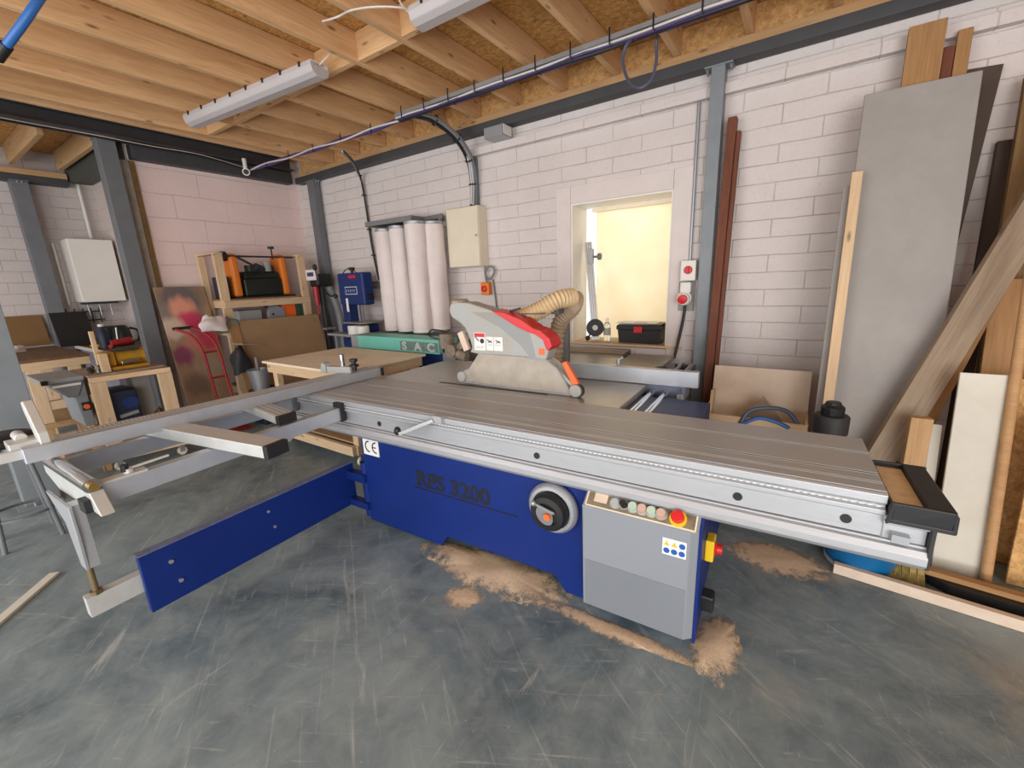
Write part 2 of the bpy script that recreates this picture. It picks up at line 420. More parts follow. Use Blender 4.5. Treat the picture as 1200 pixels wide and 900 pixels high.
M['brownpan'] = plain('brown_panel', srgb(120,88,50), 0.6, 0, 0.06)
M['bench'] = wood('dark_bench_top', srgb(96,72,50), srgb(126,96,68), knot=False)
M['mark'] = plain('black_ink', srgb(20,20,26), 0.5, 0, 0.05)
M['mblue'] = plain('safety_blue', srgb(34,84,164), 0.5, 0, 0.05)
M['green'] = plain('green_plastic', srgb(46,92,70), 0.5, 0, 0.1)
M['lgreen'] = plain('pale_green_button', srgb(176,196,178), 0.4, 0, 0.04)
M['lpink'] = plain('pale_pink_button', srgb(196,164,150), 0.4, 0, 0.04)
M['sacgrey'] = plain('grey_logo_tile', srgb(104,122,116), 0.5, 0, 0.04)
M['sacletter'] = plain('pale_logo_letter', srgb(176,188,180), 0.5, 0, 0.04)
# clear dusty polycarbonate
n = NT('dusty_clear_guard'); v = n.coords(); f = n.noise(v, 7, 6, 0.6)
n.b.inputs['Transmission Weight'].default_value = 0.0
n.l(n.ramp(f, [(0.3, (0.34,)*3), (0.7, (0.62,)*3)]), n.b.inputs['Alpha'])
M['clear'] = n.done(srgb(206,196,182), 0.3)
n = NT('clear_bottle'); n.b.inputs['Transmission Weight'].default_value = 0.85; M['bottle'] = n.done((0.95,0.95,0.93,1), 0.08)
# light diffuser (unlit batten)
M['diff'] = plain('frosted_diffuser', srgb(186,180,180), 0.35, 0, 0.02)
# translucent sheet behind the window, daylight glowing through it
n = NT('translucent_sheet'); t = n.t; out = t.nodes['Material Output']
d = n.n('ShaderNodeBsdfDiffuse'); tr = n.n('ShaderNodeBsdfTranslucent'); mx = n.n('ShaderNodeMixShader')
cc = n.ramp(n.noise(n.coords(), 2.2, 5), [(0.3, srgb(244,232,206)), (0.7, srgb(250,242,224))])
n.l(cc, d.inputs[0]); n.l(cc, tr.inputs[0]); mx.inputs[0].default_value = 0.62
n.l(d.outputs[0], mx.inputs[1]); n.l(tr.outputs[0], mx.inputs[2]); n.l(mx.outputs[0], out.inputs[0]); M['panel'] = n.m
# spray painted picture board
n = NT('spray_painted_board'); o_ = n.n('ShaderNodeTexCoord').outputs['Generated']
def blob(c, cx, cz, rad, col, amt=0.9):
    dn = n.n('ShaderNodeVectorMath', operation='DISTANCE'); sp = n.n('ShaderNodeSeparateXYZ'); n.l(o_, sp.inputs[0])
    cb = n.n('ShaderNodeCombineXYZ'); n.l(sp.outputs[1], cb.inputs[0]); zm = n.n('ShaderNodeMath', operation='MULTIPLY'); zm.inputs[1].default_value = 3.2; n.l(sp.outputs[0], zm.inputs[0]); n.l(zm.outputs[0], cb.inputs[1]); n.l(cb.outputs[0], dn.inputs[0]); dn.inputs[1].default_value = (cx, cz, 0)
    ns = n.noise(o_, 5, 5, 0.6); ad = n.n('ShaderNodeMath', operation='MULTIPLY_ADD'); n.l(ns, ad.inputs[0]); ad.inputs[1].default_value = 0.3; n.l(dn.outputs['Value'], ad.inputs[2])
    return n.mix(n.ramp(ad.outputs[0], [(rad*0.7+0.12, (amt,)*3), (rad*1.05+0.17, K0)]), c, col)
c = n.ramp(n.noise(o_, 4, 5), [(0.35, srgb(150,118,90)), (0.7, srgb(172,140,110))])
for bx_, bz_, br_, bc_ in ((0.55,2.86,0.52,srgb(98,90,92)),(0.85,2.6,0.3,srgb(128,116,108)),(0.56,2.70,0.30,srgb(224,150,124)),(0.30,2.30,0.26,srgb(112,82,108)),(0.48,2.42,0.26,srgb(196,48,88)),
        (0.86,2.25,0.28,srgb(206,182,160)),(0.22,1.95,0.30,srgb(190,46,78)),(0.6,1.85,0.22,srgb(186,120,104)),(0.82,1.62,0.26,srgb(130,50,92)),(0.3,1.2,0.34,srgb(168,142,122)),(0.7,0.9,0.3,srgb(124,98,84))):
    c = blob(c, bx_, bz_, br_, bc_)
M['paint'] = n.done(c, 0.6)

# ============================================================ THE ROOM
YW = 4.05; XE = -6.63; ZJ = 3.256; XA = -8.5
def struct(mb, name, mat, bevel=0): return tag(mb.build(name, mat, origin=(0,0,0), bevel=bevel), kind='structure')
struct(MB().box(-9.6, 4.5, -5, 4.4, -0.12, 0), 'floor', M['floor'])
WX0, WX1, WZ0, WZ1 = -1.99, -1.02, 0.955, 2.305
wb = MB()
wb.box(XE-0.2, WX0, YW, YW+0.36, 0, 3.7); wb.box(WX1, 4.5, YW, YW+0.36, 0, 3.7)
wb.box(WX0, WX1, YW, YW+0.36, 0, WZ0-0.03); wb.box(WX0, WX1, YW, YW+0.36, WZ1, 3.7)
struct(wb, 'wall_back', M['wall_x'])
struct(MB().box(XE-0.22, XE, 2.02, YW, 0, 3.7), 'wall_end', M['wall_y'])
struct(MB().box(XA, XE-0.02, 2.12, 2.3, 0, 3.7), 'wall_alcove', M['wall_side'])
struct(MB().box(XA-0.25, XA, -5, 2.2, 0, 3.8), 'wall_left', M['wall_old'])
struct(MB().box(-9.0, 4.5, -2.2, 4.4, 3.46, 3.5), 'ceiling', M['osb'])
struct(MB().box(4.3, 4.5, -1.0, 4.4, 0, 3.5), 'wall_right', M['wall_y'])
# painted ledge along the back wall
struct(MB().box(-3.18, 4.3, YW-0.06, YW+0.01, 2.925, 3.0), 'trim_1', M['wall_x'], 0.004)
# painted wooden border round the window opening
tw = MB(); b_ = 0.16
tw.box(WX0-b_, WX0-0.002, YW-0.012, YW+0.01, WZ0-0.02, WZ1+b_); tw.box(WX1+0.002, WX1+b_, YW-0.012, YW+0.01, WZ0-0.1, WZ1+b_)
tw.box(WX0, WX1, YW-0.012, YW+0.01, WZ1+0.002, WZ1+b_)
struct(tw, 'trim_2', plain('white_painted_trim', srgb(216,205,200), 0.7, 0, 0.04), 0.003)
win = struct(MB().box(WX0, WX0+0.014, YW, YW+0.34, WZ0, WZ1).box(WX1-0.014, WX1, YW, YW+0.34, WZ0, WZ1).box(WX0+0.014, WX1-0.014, YW, YW+0.34, WZ1-0.014, WZ1), 'window_1', M['white'])
sheet_o = MB().box(WX0+0.05, WX1+0.15, YW+0.52, YW+0.524, WZ0-0.2, WZ1-0.005).build('window_sheet', M['panel'], win)
MB().box(WX0+0.02, WX1+0.1, YW+0.46, YW+0.54, WZ1-0.03, WZ1+0.004).build('sheet_rail', M['cream'], win)
sill = MB().box(WX0-0.12, WX1+0.14, YW-0.03, YW+0.40, WZ0-0.022, WZ0).build('window_sill', M['pine'], win, 0.002)

# timber plate and dark steel beam along the top of the back wall
o = plank('wall_plate', (4.2, YW-0.05, ZJ-0.034), (-6.4, YW-0.05, ZJ-0.034), 0.12, 0.062, (0,0,1), M['pine2']); tag(o, 'long pale timber wall plate lying on the dark steel beam along the back wall', 'timber plate')
o = plank('rim_board', (4.2, YW-0.03, ZJ+0.1), (-6.4, YW-0.03, ZJ+0.1), 0.04, 0.2, (0,0,1), M['osb2']); tag(o, 'tan rim board closing the joist ends above the wall plate', 'board')
o = MB().box(-6.45, 4.2, YW-0.13, YW-0.005, ZJ-0.145, ZJ-0.066).build('steel_beam', M['steel_d'], bevel=0.003); tag(o, 'long dark steel beam under the timber plate on the back wall', 'steel beam')
# steel beams at the left end
e = empty('steel_beam', (-6.5, 1.5, 3.25), 'dark steel girder across the room below the last joist above the end wall', 'steel beam')
MB().box(-6.62, -6.42, -3, YW-0.14, 3.285, 3.305).build('bottom_flange', M['steel_d'], e)
MB().box(-6.53, -6.51, -3, YW-0.14, 3.305, 3.44).build('web', M['steel_d'], e)
MB().box(-6.62, -6.42, -3, YW-0.14, 3.44, 3.455).build('top_flange', M['steel_d'], e)
o = MB().box(-6.66, -6.5, 2.03, YW-0.14, 3.12, 3.275).build('steel_lintel', M['steel_d'], bevel=0.004); tag(o, 'dark steel lintel resting on top of the pink white end wall', 'steel beam')
o = MB().box(XA+0.02, -6.7, 1.86, 2.1, 3.12, 3.36).build('steel_beam', plain('green_grey_steel', srgb(72,76,70), 0.55, 0.1, 0.08), bevel=0.004); tag(o, 'green grey steel beam running back over the alcove to its far corner', 'steel beam')
o = plank('wall_plate', (XA+0.09, 1.84, 3.17), (XA+0.09, -2, 3.17), 0.16, 0.07, (0,0,1), M['pine2']); tag(o, 'short timber plate on top of the far alcove wall', 'timber plate')
o = MB().box(XA+0.01, XA+0.17, -2, 1.84, 3.05, 3.13).build('steel_beam', M['steel_d']); tag(o, 'dark steel beam below the timber plate on the far alcove wall', 'steel beam')
for i, y in enumerate((1.78, 1.35, 0.75)):
    o = plank('alcove_joist', (XA+0.18, y, 3.34), (-6.64, y, 3.34), 0.05, 0.22, (0,0,1), M['pine2'])
    tag(o, ['timber joist tight beside the green grey beam over the alcove', 'timber joist crossing the middle of the alcove ceiling', 'timber joist over the alcove nearest the room'][i], 'joist', 'alcove joists')
# joists
jx = [0.975, 0.47, -0.035, -0.54, -1.045+0.0, -1.54, -2.04, -2.54, -3.04, -3.545, -4.05, -4.53, -5.04, -5.60, -5.79]
proto = plank('ceiling_joist', (0, YW-0.06, ZJ+0.1), (0, -2.1, ZJ+0.1), 0.05, 0.198, (0,0,1), M['joist'])
names = ['timber ceiling joist farthest right, beyond the leaning planks', 'timber ceiling joist above the leaning planks', 'timber ceiling joist ending between the steel post and the leaning planks', 'timber ceiling joist ending right at the middle steel post',
 'timber ceiling joist ending at the hanging grey cable loop', 'timber ceiling joist ending above the middle of the window', 'timber ceiling joist ending above the left edge of the window', 'timber ceiling joist ending just right of the grey junction box', 'timber ceiling joist ending above the cream switch box',
 'timber ceiling joist by the right end of the far strip light', 'timber ceiling joist above the middle of the far strip light', 'timber ceiling joist above the left third of the far strip light', 'timber ceiling joist above the left end of the far strip light', 'second timber ceiling joist from the dark end girder', 'timber ceiling joist nearest the dark end girder']
for i, x in enumerate(jx):
    j = proto if i == 0 else proto.copy()
    if i: COL.objects.link(j)
    mw = WM['ceiling_joist'].copy(); mw[0][3] = x + 0.025; j.matrix_world = mw
    tag(j, names[i], 'joist', 'ceiling joists')
nm = ['farthest right, above the near strip light', 'above the left half of the near strip light', 'left of the near strip light end', 'midway between the two strip lights', 'beside the right end of the far strip light', 'behind the right part of the far strip light', 'behind the middle of the far strip light', 'behind the left part of the far strip light', 'behind the left end of the far strip light', 'nearest the dark end girder']
for i in range(10):
    if 5+i >= len(jx)-1: break
    x0 = jx[4+i]-0.0005; x1 = jx[5+i]+0.0505
    o = plank('joist_nogging', (x1, 2.47+0.02*(i % 2), ZJ+0.1), (x0, 2.47+0.02*(i % 2), ZJ+0.1), 0.05, 0.19, (0,0,1), M['joist'])
    tag(o, 'short timber nogging between ceiling joists, '+nm[i], 'nogging', 'noggings')
# steel posts
def post(x, y, z1, w, d, mat, label, base=True):
    e = empty('steel_post', (x, y, 0), label, 'steel post')
    t = 0.008
    MB().box(x-w/2, x+w/2, y-d/2, y+d/2, 0.012, z1-0.01).build('shaft', mat, e, 0.004)
    MB().box(x-w/2-0.07, x+w/2+0.07, y-d/2-0.045, y+d/2, 0, 0.012).build('base_plate', mat, e)
    MB().box(x-w/2-0.05, x+w/2+0.05, y-d/2, y+d/2, z1-0.01, z1).build('cap_plate', mat, e)
    for sx in (-1,1):
        for sy in (-1,1):
            MB().cyl((x+sx*(w/2+0.035), y+sy*0.02, z1-0.035), (x+sx*(w/2+0.035), y+sy*0.02, z1-0.008), 0.008, n=6).build('bolt', M['tray'], e)
            MB().cyl((x+sx*(w/2+0.045), y+sy*0.03-0.02, 0.01), (x+sx*(w/2+0.045), y+sy*0.03-0.02, 0.04), 0.009, n=6).build('anchor_bolt', M['tray'], e)
    return e
post(-0.705, YW-0.075, ZJ-0.146, 0.095, 0.12, M['steel_l'], 'light grey steel post on the back wall right of the window')
post(-6.07, YW-0.09, ZJ-0.146, 0.15, 0.1, M['steel'], 'grey steel post in the corner behind the drill press')
post(-6.56, 1.82, 3.284, 0.16, 0.16, M['steel'], 'grey steel post between the alcove and the painted picture board')
post(XA+0.15, 1.37, 3.048, 0.14, 0.16, M['steel'], 'dark grey steel post against the far alcove wall beside the white boiler')
post(-5.02, 0.44, 3.25, 0.2, 0.2, M['steel_l'], 'light grey steel post standing alone at the left edge of the photo')
# exposed brick end and timber strip of the end wall
struct(MB().box(XE-0.2, XE+0.004, 1.94, 2.019, 0, 3.11), 'trim_3', plain('raw_wall_end', srgb(168,160,146), 0.8, 0, 0.15, 12))
struct(MB().box(XE-0.02, XE+0.02, 2.02, 2.07, 1.3, 3.11), 'trim_4', M['brown'])

# ============================================================ THE PANEL SAW  (u, v, z in its own frame)
S = SAW
saw = empty('panel_saw', (0,0,0), 'long sliding table panel saw with blue base and aluminium sliding table', 'panel saw', F=S @ MX.Translation(V3((-1.25, 2.0, 0))))
def sb(): return MB(S)
def sw(u, v, z): return S @ V3((u, v, z))
ub0, ub1 = -2.28, -0.19
# base cabinet with the notch in its front skirt
cab = sb()
fr = [(ub0,0.02),(-1.64,0.02),(-1.585,0.1),(-0.86,0.1),(-0.80,0.02),(ub1,0.02),(ub1,0.70),(ub0,0.70)]
cab.prism([(u,1.725,z) for u,z in fr], (0,0.012,0))
cab.box(ub0,ub0+0.012,1.737,2.75,0.02,0.70); cab.box(ub1-0.012,ub1,1.737,2.75,0.02,0.70); cab.box(ub0,ub1,2.74,2.752,0.02,0.70); cab.box(ub0+0.02,ub1-0.02,1.74,2.74,0.69,0.70)
cab = cab.build('base_cabinet', M['blue'], saw, 0.004)
sb().box(ub0+0.1, ub1-0.1, 2.3, 2.7, 0.70, 0.84).build('table_support', M['navy'], saw)
# lettering with slab serifs
txt = text_mesh('lettering', 'RPS 3200', 0.135, M['mark'], cab, sw(-1.80, 1.7245, 0.395), S.to_3x3() @ V3((1,0,0)), (0,0,1), 0.001, 1.06, 0.0035)
sf = sb()
for u0, u1, z in ((-1.805,-1.765,0.396),(-1.735,-1.69,0.396),(-1.805,-1.75,0.486),(-1.685,-1.635,0.396),(-1.685,-1.63,0.486)): sf.box(u0,u1,1.7225,1.7245,z,z+0.009)
sf.box(-1.82, -1.075, 1.7225, 1.7245, 0.372, 0.378)
sf.build('underline', M['mark'], cab)
# CE plate
ce = sb().box(-2.262, -2.115, 1.7215, 1.725, 0.515, 0.635).build('approval_sticker', M['paper'], cab)
cm = sb()
def arc(cx, cz, r, a0, a1, y, th=0.009):
    N = 18
    for i in range(N):
        t0 = a0+(a1-a0)*i/N; t1 = a0+(a1-a0)*(i+1)/N
        cm.prism([(cx+(r-th/2)*math.cos(t0),y,cz+(r-th/2)*math.sin(t0)),(cx+(r+th/2)*math.cos(t0),y,cz+(r+th/2)*math.sin(t0)),(cx+(r+th/2)*math.cos(t1),y,cz+(r+th/2)*math.sin(t1)),(cx+(r-th/2)*math.cos(t1),y,cz+(r-th/2)*math.sin(t1))], (0,-0.0015,0))
arc(-2.202, 0.575, 0.036, pi*0.5, pi*1.5, 1.7213); arc(-2.136, 0.575, 0.036, pi*0.5, pi*1.5, 1.7213)
cm.box(-2.170, -2.138, 1.7198, 1.7213, 0.571, 0.579)
cm.build('lettering', M['mark'], ce)
# handwheel
hc = V3((-0.855, 1.725, 0.50))
hw = sb().lathe(hc, (0,-1,0), [(0,0),(0.125,0),(0.133,0.012),(0.132,0.03),(0.118,0.045),(0.102,0.046),(0.096,0.03),(0,0.03)], 40).build('handwheel_dial', M['alu'], saw, smooth=True)
hk = sb().lathe(hc+V3((0,-0.03,0)), (0,-1,0), [(0,0),(0.093,0),(0.097,0.02),(0.094,0.05),(0.086,0.062),(0.06,0.066),(0.056,0.05),(0,0.05)], 40).build('handwheel', M['black'], saw, smooth=True)
sb().lathe(hc+V3((-0.022,-0.08,-0.02)), (0,-1,0), [(0,0),(0.05,0),(0.054,0.008),(0.04,0.012),(0,0.006)], 28).build('dial_face', M['greypipe'], hk, smooth=True)
sb().cyl(hc+V3((0.006,-0.09,-0.008)), hc+V3((0.006,-0.105,-0.008)), 0.017).build('hub_cap', M['orange'], hk)
sb().bar(hc+V3((-0.06,-0.098,0.045)), hc+V3((0.045,-0.098,0.02)), 0.008, 0.012).ball(hc+V3((-0.066,-0.1,0.047)), 0.014).build('crank_handle', M['tray'], hk)
# control box
cb = sb().prism([(-0.665,1.63,0.085),(-0.212,1.63,0.085),(-0.182,1.655,0.085),(-0.182,1.7235,0.085),(-0.665,1.7235,0.085)], (0,0,0.515))
cb.prism([(-0.665,1.63,0.60),(-0.665,1.70,0.668),(-0.665,1.7235,0.668),(-0.665,1.7235,0.60)], (0.483,0,0))
cbx = cb.build('control_box', M['grey'], saw, 0.004)
sb().box(-0.655, -0.215, 1.6285, 1.63, 0.09, 0.33).build('lower_cover', M['grey_d'], cbx)
sb().prism([(-0.182,1.66,0.06),(-0.182,1.9,0.06),(-0.182,1.9,0.66),(-0.182,1.70,0.66),(-0.182,1.66,0.60)], (0.012,0,0)).build('side_plate', M['blue'], cbx)
pn = V3((0,-0.068,0.07)).normalized(); pt = V3((0,0.07,0.068)).normalized()
def pp(t, s): return V3((-0.655+0.46*t, 1.632, 0.604)) + pt*(0.088*s) + pn*0.001
sb().prism([pp(0,0.05), pp(1,0.05), pp(1,0.9), pp(0,0.9)], pn*0.002).build('control_panel', M['dust'], cbx)
fr_ = sb()
for a, b in ((pp(0,0.04),pp(1,0.04)), (pp(0,0.92),pp(1,0.92)), (pp(0,0.04),pp(0,0.92)), (pp(1,0.04),pp(1,0.92))): fr_.bar(a, b, 0.006, 0.008, pn)
fr_.build('panel_rim', M['cream'], cbx)
sb().prism([pp(0.07,0.3), pp(0.2,0.3), pp(0.2,0.75), pp(0.07,0.75)], pn*0.004).build('display_window', M['mdf'], cbx)
for t, mt, r, h in ((0.28,'hood',0.021,0.012),(0.365,'black',0.016,0.03),(0.45,'lgreen',0.021,0.022),(0.535,'lpink',0.021,0.022),(0.62,'lgreen',0.021,0.022),(0.705,'lpink',0.021,0.022)):
    b0 = pp(t,0.45); bt = sb().cyl(b0, b0+pn*0.006, r+0.004).build('button_ring', M['hood'], cbx)
    sb().cyl(b0+pn*0.006, b0+pn*(0.006+h), r, r*0.85).build('push_button' if mt != 'black' else 'selector_knob', M[mt], bt)
b0 = pp(0.85,0.42); es = sb().cyl(b0, b0+pn*0.012, 0.034).build('emergency_stop', M['yellow'], cbx, smooth=True); tag(es, 'yellow ring of the stop button')
sb().lathe(b0+pn*0.012, pn, [(0,0),(0.014,0),(0.014,0.012),(0.026,0.014),(0.026,0.028),(0.02,0.034),(0,0.035)], 24).build('stop_button', M['redp'], es, smooth=True)
st = sb().box(-0.315, -0.222, 1.6275, 1.63, 0.475, 0.55).build('safety_sticker', M['paper'], cbx)
sm = sb(); sy = sb(); 
for i in range(3):
    for j in range(2):
        c = V3((-0.298+0.030*i, 1.6272, 0.495+0.034*j))
        if j == 1 and i < 2: sy.prism([c+V3((-0.012,0,-0.011)), c+V3((0.012,0,-0.011)), c+V3((0,0,0.012))], (0,-0.001,0))
        else: sm.cyl(c, c+V3((0,-0.001,0)), 0.0125)
sm.build('blue_symbols', M['mblue'], st); sy.build('warning_triangles', plain('warning_mark', srgb(206,180,50)), st)
ys = sb().box(-0.170, -0.135, 1.78, 1.86, 0.39, 0.49).build('isolator_switch', M['yellow'], saw, 0.006)
sb().lathe((-0.135,1.82,0.44), (1,0,0), [(0,0),(0.028,0),(0.03,0.006),(0.022,0.01),(0.02,0.03),(0,0.03)], 20).build('isolator_knob', M['redp'], ys, smooth=True)
# dust outlet and cable low on the right side of the base
sb().box(-0.178, -0.12, 1.80, 1.87, 0.12, 0.2).build('cable_gland', M['black'], saw, 0.01)
# fixed rail the carriage slides on
def profile(mb, u0, u1, poly): mb.prism([(u0, a, b) for a, b in poly], (u1-u0, 0, 0)); return mb
profile(sb(), -2.94, 0.478, [(1.672,0.655),(1.664,0.668),(1.664,0.692),(1.676,0.712),(1.69,0.716),(1.69,0.722),(2.24,0.722),(2.24,0.648),(1.68,0.648)]).build('rail', M['alu'], saw)
profile(sb(), 0.36, 0.474, [(1.70,0.7222),(1.70,0.775),(1.678,0.785),(1.678,0.812),(1.70,0.822),(2.0,0.822),(2.0,0.7222)]).build('rail_head', M['alu'], saw, 0.002)
sb().box(0.476, 0.486, 1.668, 2.2, 0.655, 0.82).build('rail_end_cap', M['rubber'], saw)
sb().bar((0.385,1.685,0.74),(0.43,1.685,0.738),0.03,0.028).build('rail_stop', M['tray'], saw)
# carriage
CU0, CU1 = -2.955, 0.362
car = sb()
profile(car, CU0, CU1, [(1.70,0.724),(1.70,0.802),(1.682,0.81),(1.682,0.826),(1.694,0.834),(1.694,0.842),(1.682,0.85),(1.682,0.878),(1.69,0.884),(2.235,0.884),(2.235,0.80),(2.1,0.724)])
carr = car.build('sliding_carriage', M['alu'], saw, 0.0015)
for a, b in ((1.70, 1.838), (1.852, 2.045), (2.058, 2.228)):
    sb().box(CU0+0.002, CU1-0.002, a, b, 0.8835, 0.8865).build('carriage_plate', M['deck'], carr)
for v_ in (1.8365,1.8535,2.0435,2.0595,1.775,1.76): sb().box(CU0+0.003, CU1-0.003, v_-0.0018, v_+0.0018, 0.8836, 0.8872).build('slot_lip', M['aluw'], carr)
sb().box(CU0, CU1, 1.838, 1.852, 0.884, 0.8848).box(CU0, CU1, 2.045, 2.058, 0.884, 0.8848).build('slot_shadow_line', M['rubber'], carr)
tl = sb()
for k in range(150):
    u = CU0+0.02+k*0.0221
    if u+0.012 > CU1: break
    tl.box(u, u+0.012, 1.680, 1.684, 0.838, 0.842)
tl.build('scale_ticks', M['paper'], carr); tag(carr.children[-1], kind='stuff')
for u in (0.267, -0.063, -0.936, -2.05):
    sb().cyl((u,1.70,0.763),(u,1.697,0.763),0.0165).build('bolt_cap', M['black'], carr)
sb().box(0.3625, 0.3665, 1.70, 2.15, 0.724, 0.80).build('carriage_end_cap', M['rubber'], carr)
# black end tray of the carriage with a pocket full of sawdust
tr_ = sb()
tr_.prism([(0.366,1.655,0.80),(0.525,1.655,0.80),(0.525,1.655,0.855),(0.515,1.655,0.872),(0.366,1.655,0.872)], (0,0.012,0))
tr_.box(0.366,0.525,2.02,2.032,0.80,0.872); tr_.box(0.513,0.525,1.655,2.03,0.80,0.86); tr_.box(0.366,0.525,1.655,2.03,0.80,0.815)
tr_.box(0.455,0.52,1.66,2.025,0.85,0.872); tr_.box(0.366,0.378,1.655,2.03,0.80,0.86)
tr_ = tr_.build('end_tray', M['black'], saw, 0.005)
sb().box(0.379,0.454,1.668,2.019,0.816,0.852).build('sawdust_fill', M['sawfill'], tr_)
# carriage crank lever and push handle on the front edge
cl = sb().bar((-1.77,1.60,0.775),(-1.555,1.655,0.87),0.022,0.02).cyl((-1.555,1.655,0.868),(-1.545,1.70,0.868),0.016).box(-1.56,-1.50,1.655,1.70,0.855,0.895).build('clamp_lever', M['alu'], saw, 0.002)
sb().ball((-1.785,1.60,0.79),0.02,(1,1,1.3)).build('lever_knob', M['black'], cl, smooth=True)
# main cast table and extension table
TM = 'iron'
sb().box(-2.66, -0.705, 2.248, 3.12, 0.84, 0.882).build('main_table', M['iron'], saw, 0.003)
sb().box(-2.0, -0.75, 3.124, 3.99, 0.85, 0.882).build('extension_table', M['iron'], saw, 0.003)
sb().box(-1.9,-0.85,3.3,3.36,0.02,0.85).box(-1.9,-0.85,3.85,3.9,0.02,0.85).build('extension_leg', M['navy'], saw)
sb().box(-2.1, -1.2, 2.33, 2.352, 0.8822, 0.8835).build('blade_slot', M['rubber'], saw)
# rip fence guide bars, carriage casting, pulley
sb().cyl((-0.66,2.3,0.835),(-0.66,3.84,0.835),0.022).build('guide_bar', M['chrome'], saw, smooth=True)
sb().cyl((-0.575,2.3,0.835),(-0.575,3.84,0.835),0.022).build('guide_bar', M['chrome'], saw, smooth=True)
sb().box(-0.705,-0.545,3.78,3.83,0.80,0.845).box(-0.705,-0.545,2.3,2.34,0.79,0.84).build('bar_bracket', M['steel_d'], saw)
fn = sb().box(-1.86, -0.385, 2.84, 2.895, 0.886, 0.99).build('rip_fence', M['alu2'], saw, 0.003)
for z in (0.9,0.935,0.97): sb().box(-1.855, -0.384, 2.894, 2.8965, z, z+0.012).build('fence_groove', M['rubber'], fn)
sb().box(-0.72,-0.46,2.86,3.02,0.80,0.885).prism([(-0.5,2.83,0.875),(-0.5,3.02,0.875),(-0.5,2.9,0.62)],(0.012,0,0)).build('fence_casting', plain('blue_grey_casting', srgb(112,118,140),0.5,0.1), fn, 0.008)
lv = sb().cyl((-0.93,2.93,0.99),(-0.93,2.93,1.03),0.014).bar((-0.93,2.93,1.02),(-0.885,2.93,1.055),0.012,0.012).build('fence_lever', M['tray'], fn)
sb().cyl((-0.895,2.93,1.047),(-0.855,2.93,1.08),0.013).build('lever_grip', M['black'], lv)
sb().lathe((-0.66,3.05,0.90),(0,0,1),[(0,0),(0.02,0),(0.02,0.03),(0.045,0.035),(0.045,0.06),(0.02,0.07),(0,0.07)],8).build('clamp_knob', M['black'], fn)
pw = sb().lathe((-0.60,2.86,0.60),(0,-1,0),[(0.05,0),(0.19,0),(0.2,0.02),(0.19,0.04),(0.165,0.03),(0.06,0.045),(0.03,0.05),(0,0.05)],36).build('pulley_wheel', M['rubber'], saw, smooth=True)
for k in range(6):
    a = 2*pi*k/6; sb().cyl((-0.60+0.11*math.cos(a),2.83,0.60+0.11*math.sin(a)),(-0.60+0.11*math.cos(a),2.80,0.60+0.11*math.sin(a)),0.03).build('pulley_spoke', M['greypipe'], pw)
sb().bar((-0.47,2.75,0.86),(-0.5,2.7,0.2),0.03,0.03).bar((-0.47,2.75,0.86),(-0.35,2.75,0.3),0.03,0.03).build('brace', M['tray'], saw)
# outrigger crosscut frame
AB = 'alu2'
sb().bar((-2.39,1.668,0.795),(-2.345,0.47,0.795),0.05,0.085).build('outrigger_beam', M[AB], saw, 0.003)
sb().bar((-2.925,1.675,0.795),(-2.90,0.47,0.795),0.05,0.085).build('outrigger_beam', M[AB], saw, 0.003)
sb().box(-2.43,-2.35,1.655,1.69,0.745,0.868).build('beam_bracket', M['black'], saw, 0.003)
sb().box(-2.96,-2.88,1.66,1.69,0.745,0.868).build('beam_bracket', M['steel'], saw, 0.003)
eb = sb().prism([(-2.96,0.425,0.83),(-2.30,0.425,0.83),(-2.22,0.425,0.745),(-2.36,0.425,0.745),(-2.78,0.425,0.73),(-2.96,0.425,0.78)], (0,0.045,0)).build('end_plate', M['aluw'], saw, 0.003)
sb().box(-2.375,-2.305,0.40,0.47,0.745,0.80).build('end_cap', M['black'], saw, 0.003)
rl = sb().cyl((-2.86,0.44,0.855),(-2.30,0.44,0.855),0.03).build('roller', M['chrome'], saw, smooth=True)
sb().cyl((-2.30,0.44,0.855),(-2.275,0.44,0.855),0.017).build('roller_pin', plain('brass', srgb(170,140,80),0.3,0.8), rl)
sb().box(-2.37,-2.32,0.47,0.63,0.838,0.85).cyl((-2.345,0.57,0.85),(-2.345,0.57,0.87),0.018).bar((-2.345,0.57,0.868),(-2.34,0.72,0.875),0.012,0.01).build('clamp_plate', M['aluw'], saw, 0.002)
sb().cyl((-2.345,0.56,0.86),(-2.345,0.56,0.89),0.014).build('clamp_knob', M['black'], saw)
# telescopic support arms
sb().bar((-3.02,1.40,0.868),(-2.40,1.315,0.868),0.105,0.05).build('support_arm', M['aluw'], saw, 0.003)
sb().box(-2.405,-2.37,1.26,1.37,0.842,0.893).build('arm_cap', M['black'], saw, 0.003)
for d in (-0.03,0,0.03): sb().bar((-3.0,1.397+d,0.8938),(-2.42,1.319+d,0.8938),0.008,0.001).build('arm_slot', M['hood_d'], saw)
sb().bar((-3.04,0.86,0.872),(-1.965,1.0,0.872),0.11,0.06).build('support_arm', M['aluw'], saw, 0.003)
sb().bar((-1.966,1.0,0.872),(-1.935,1.004,0.872),0.112,0.062).build('arm_cap', M['black'], saw, 0.002)
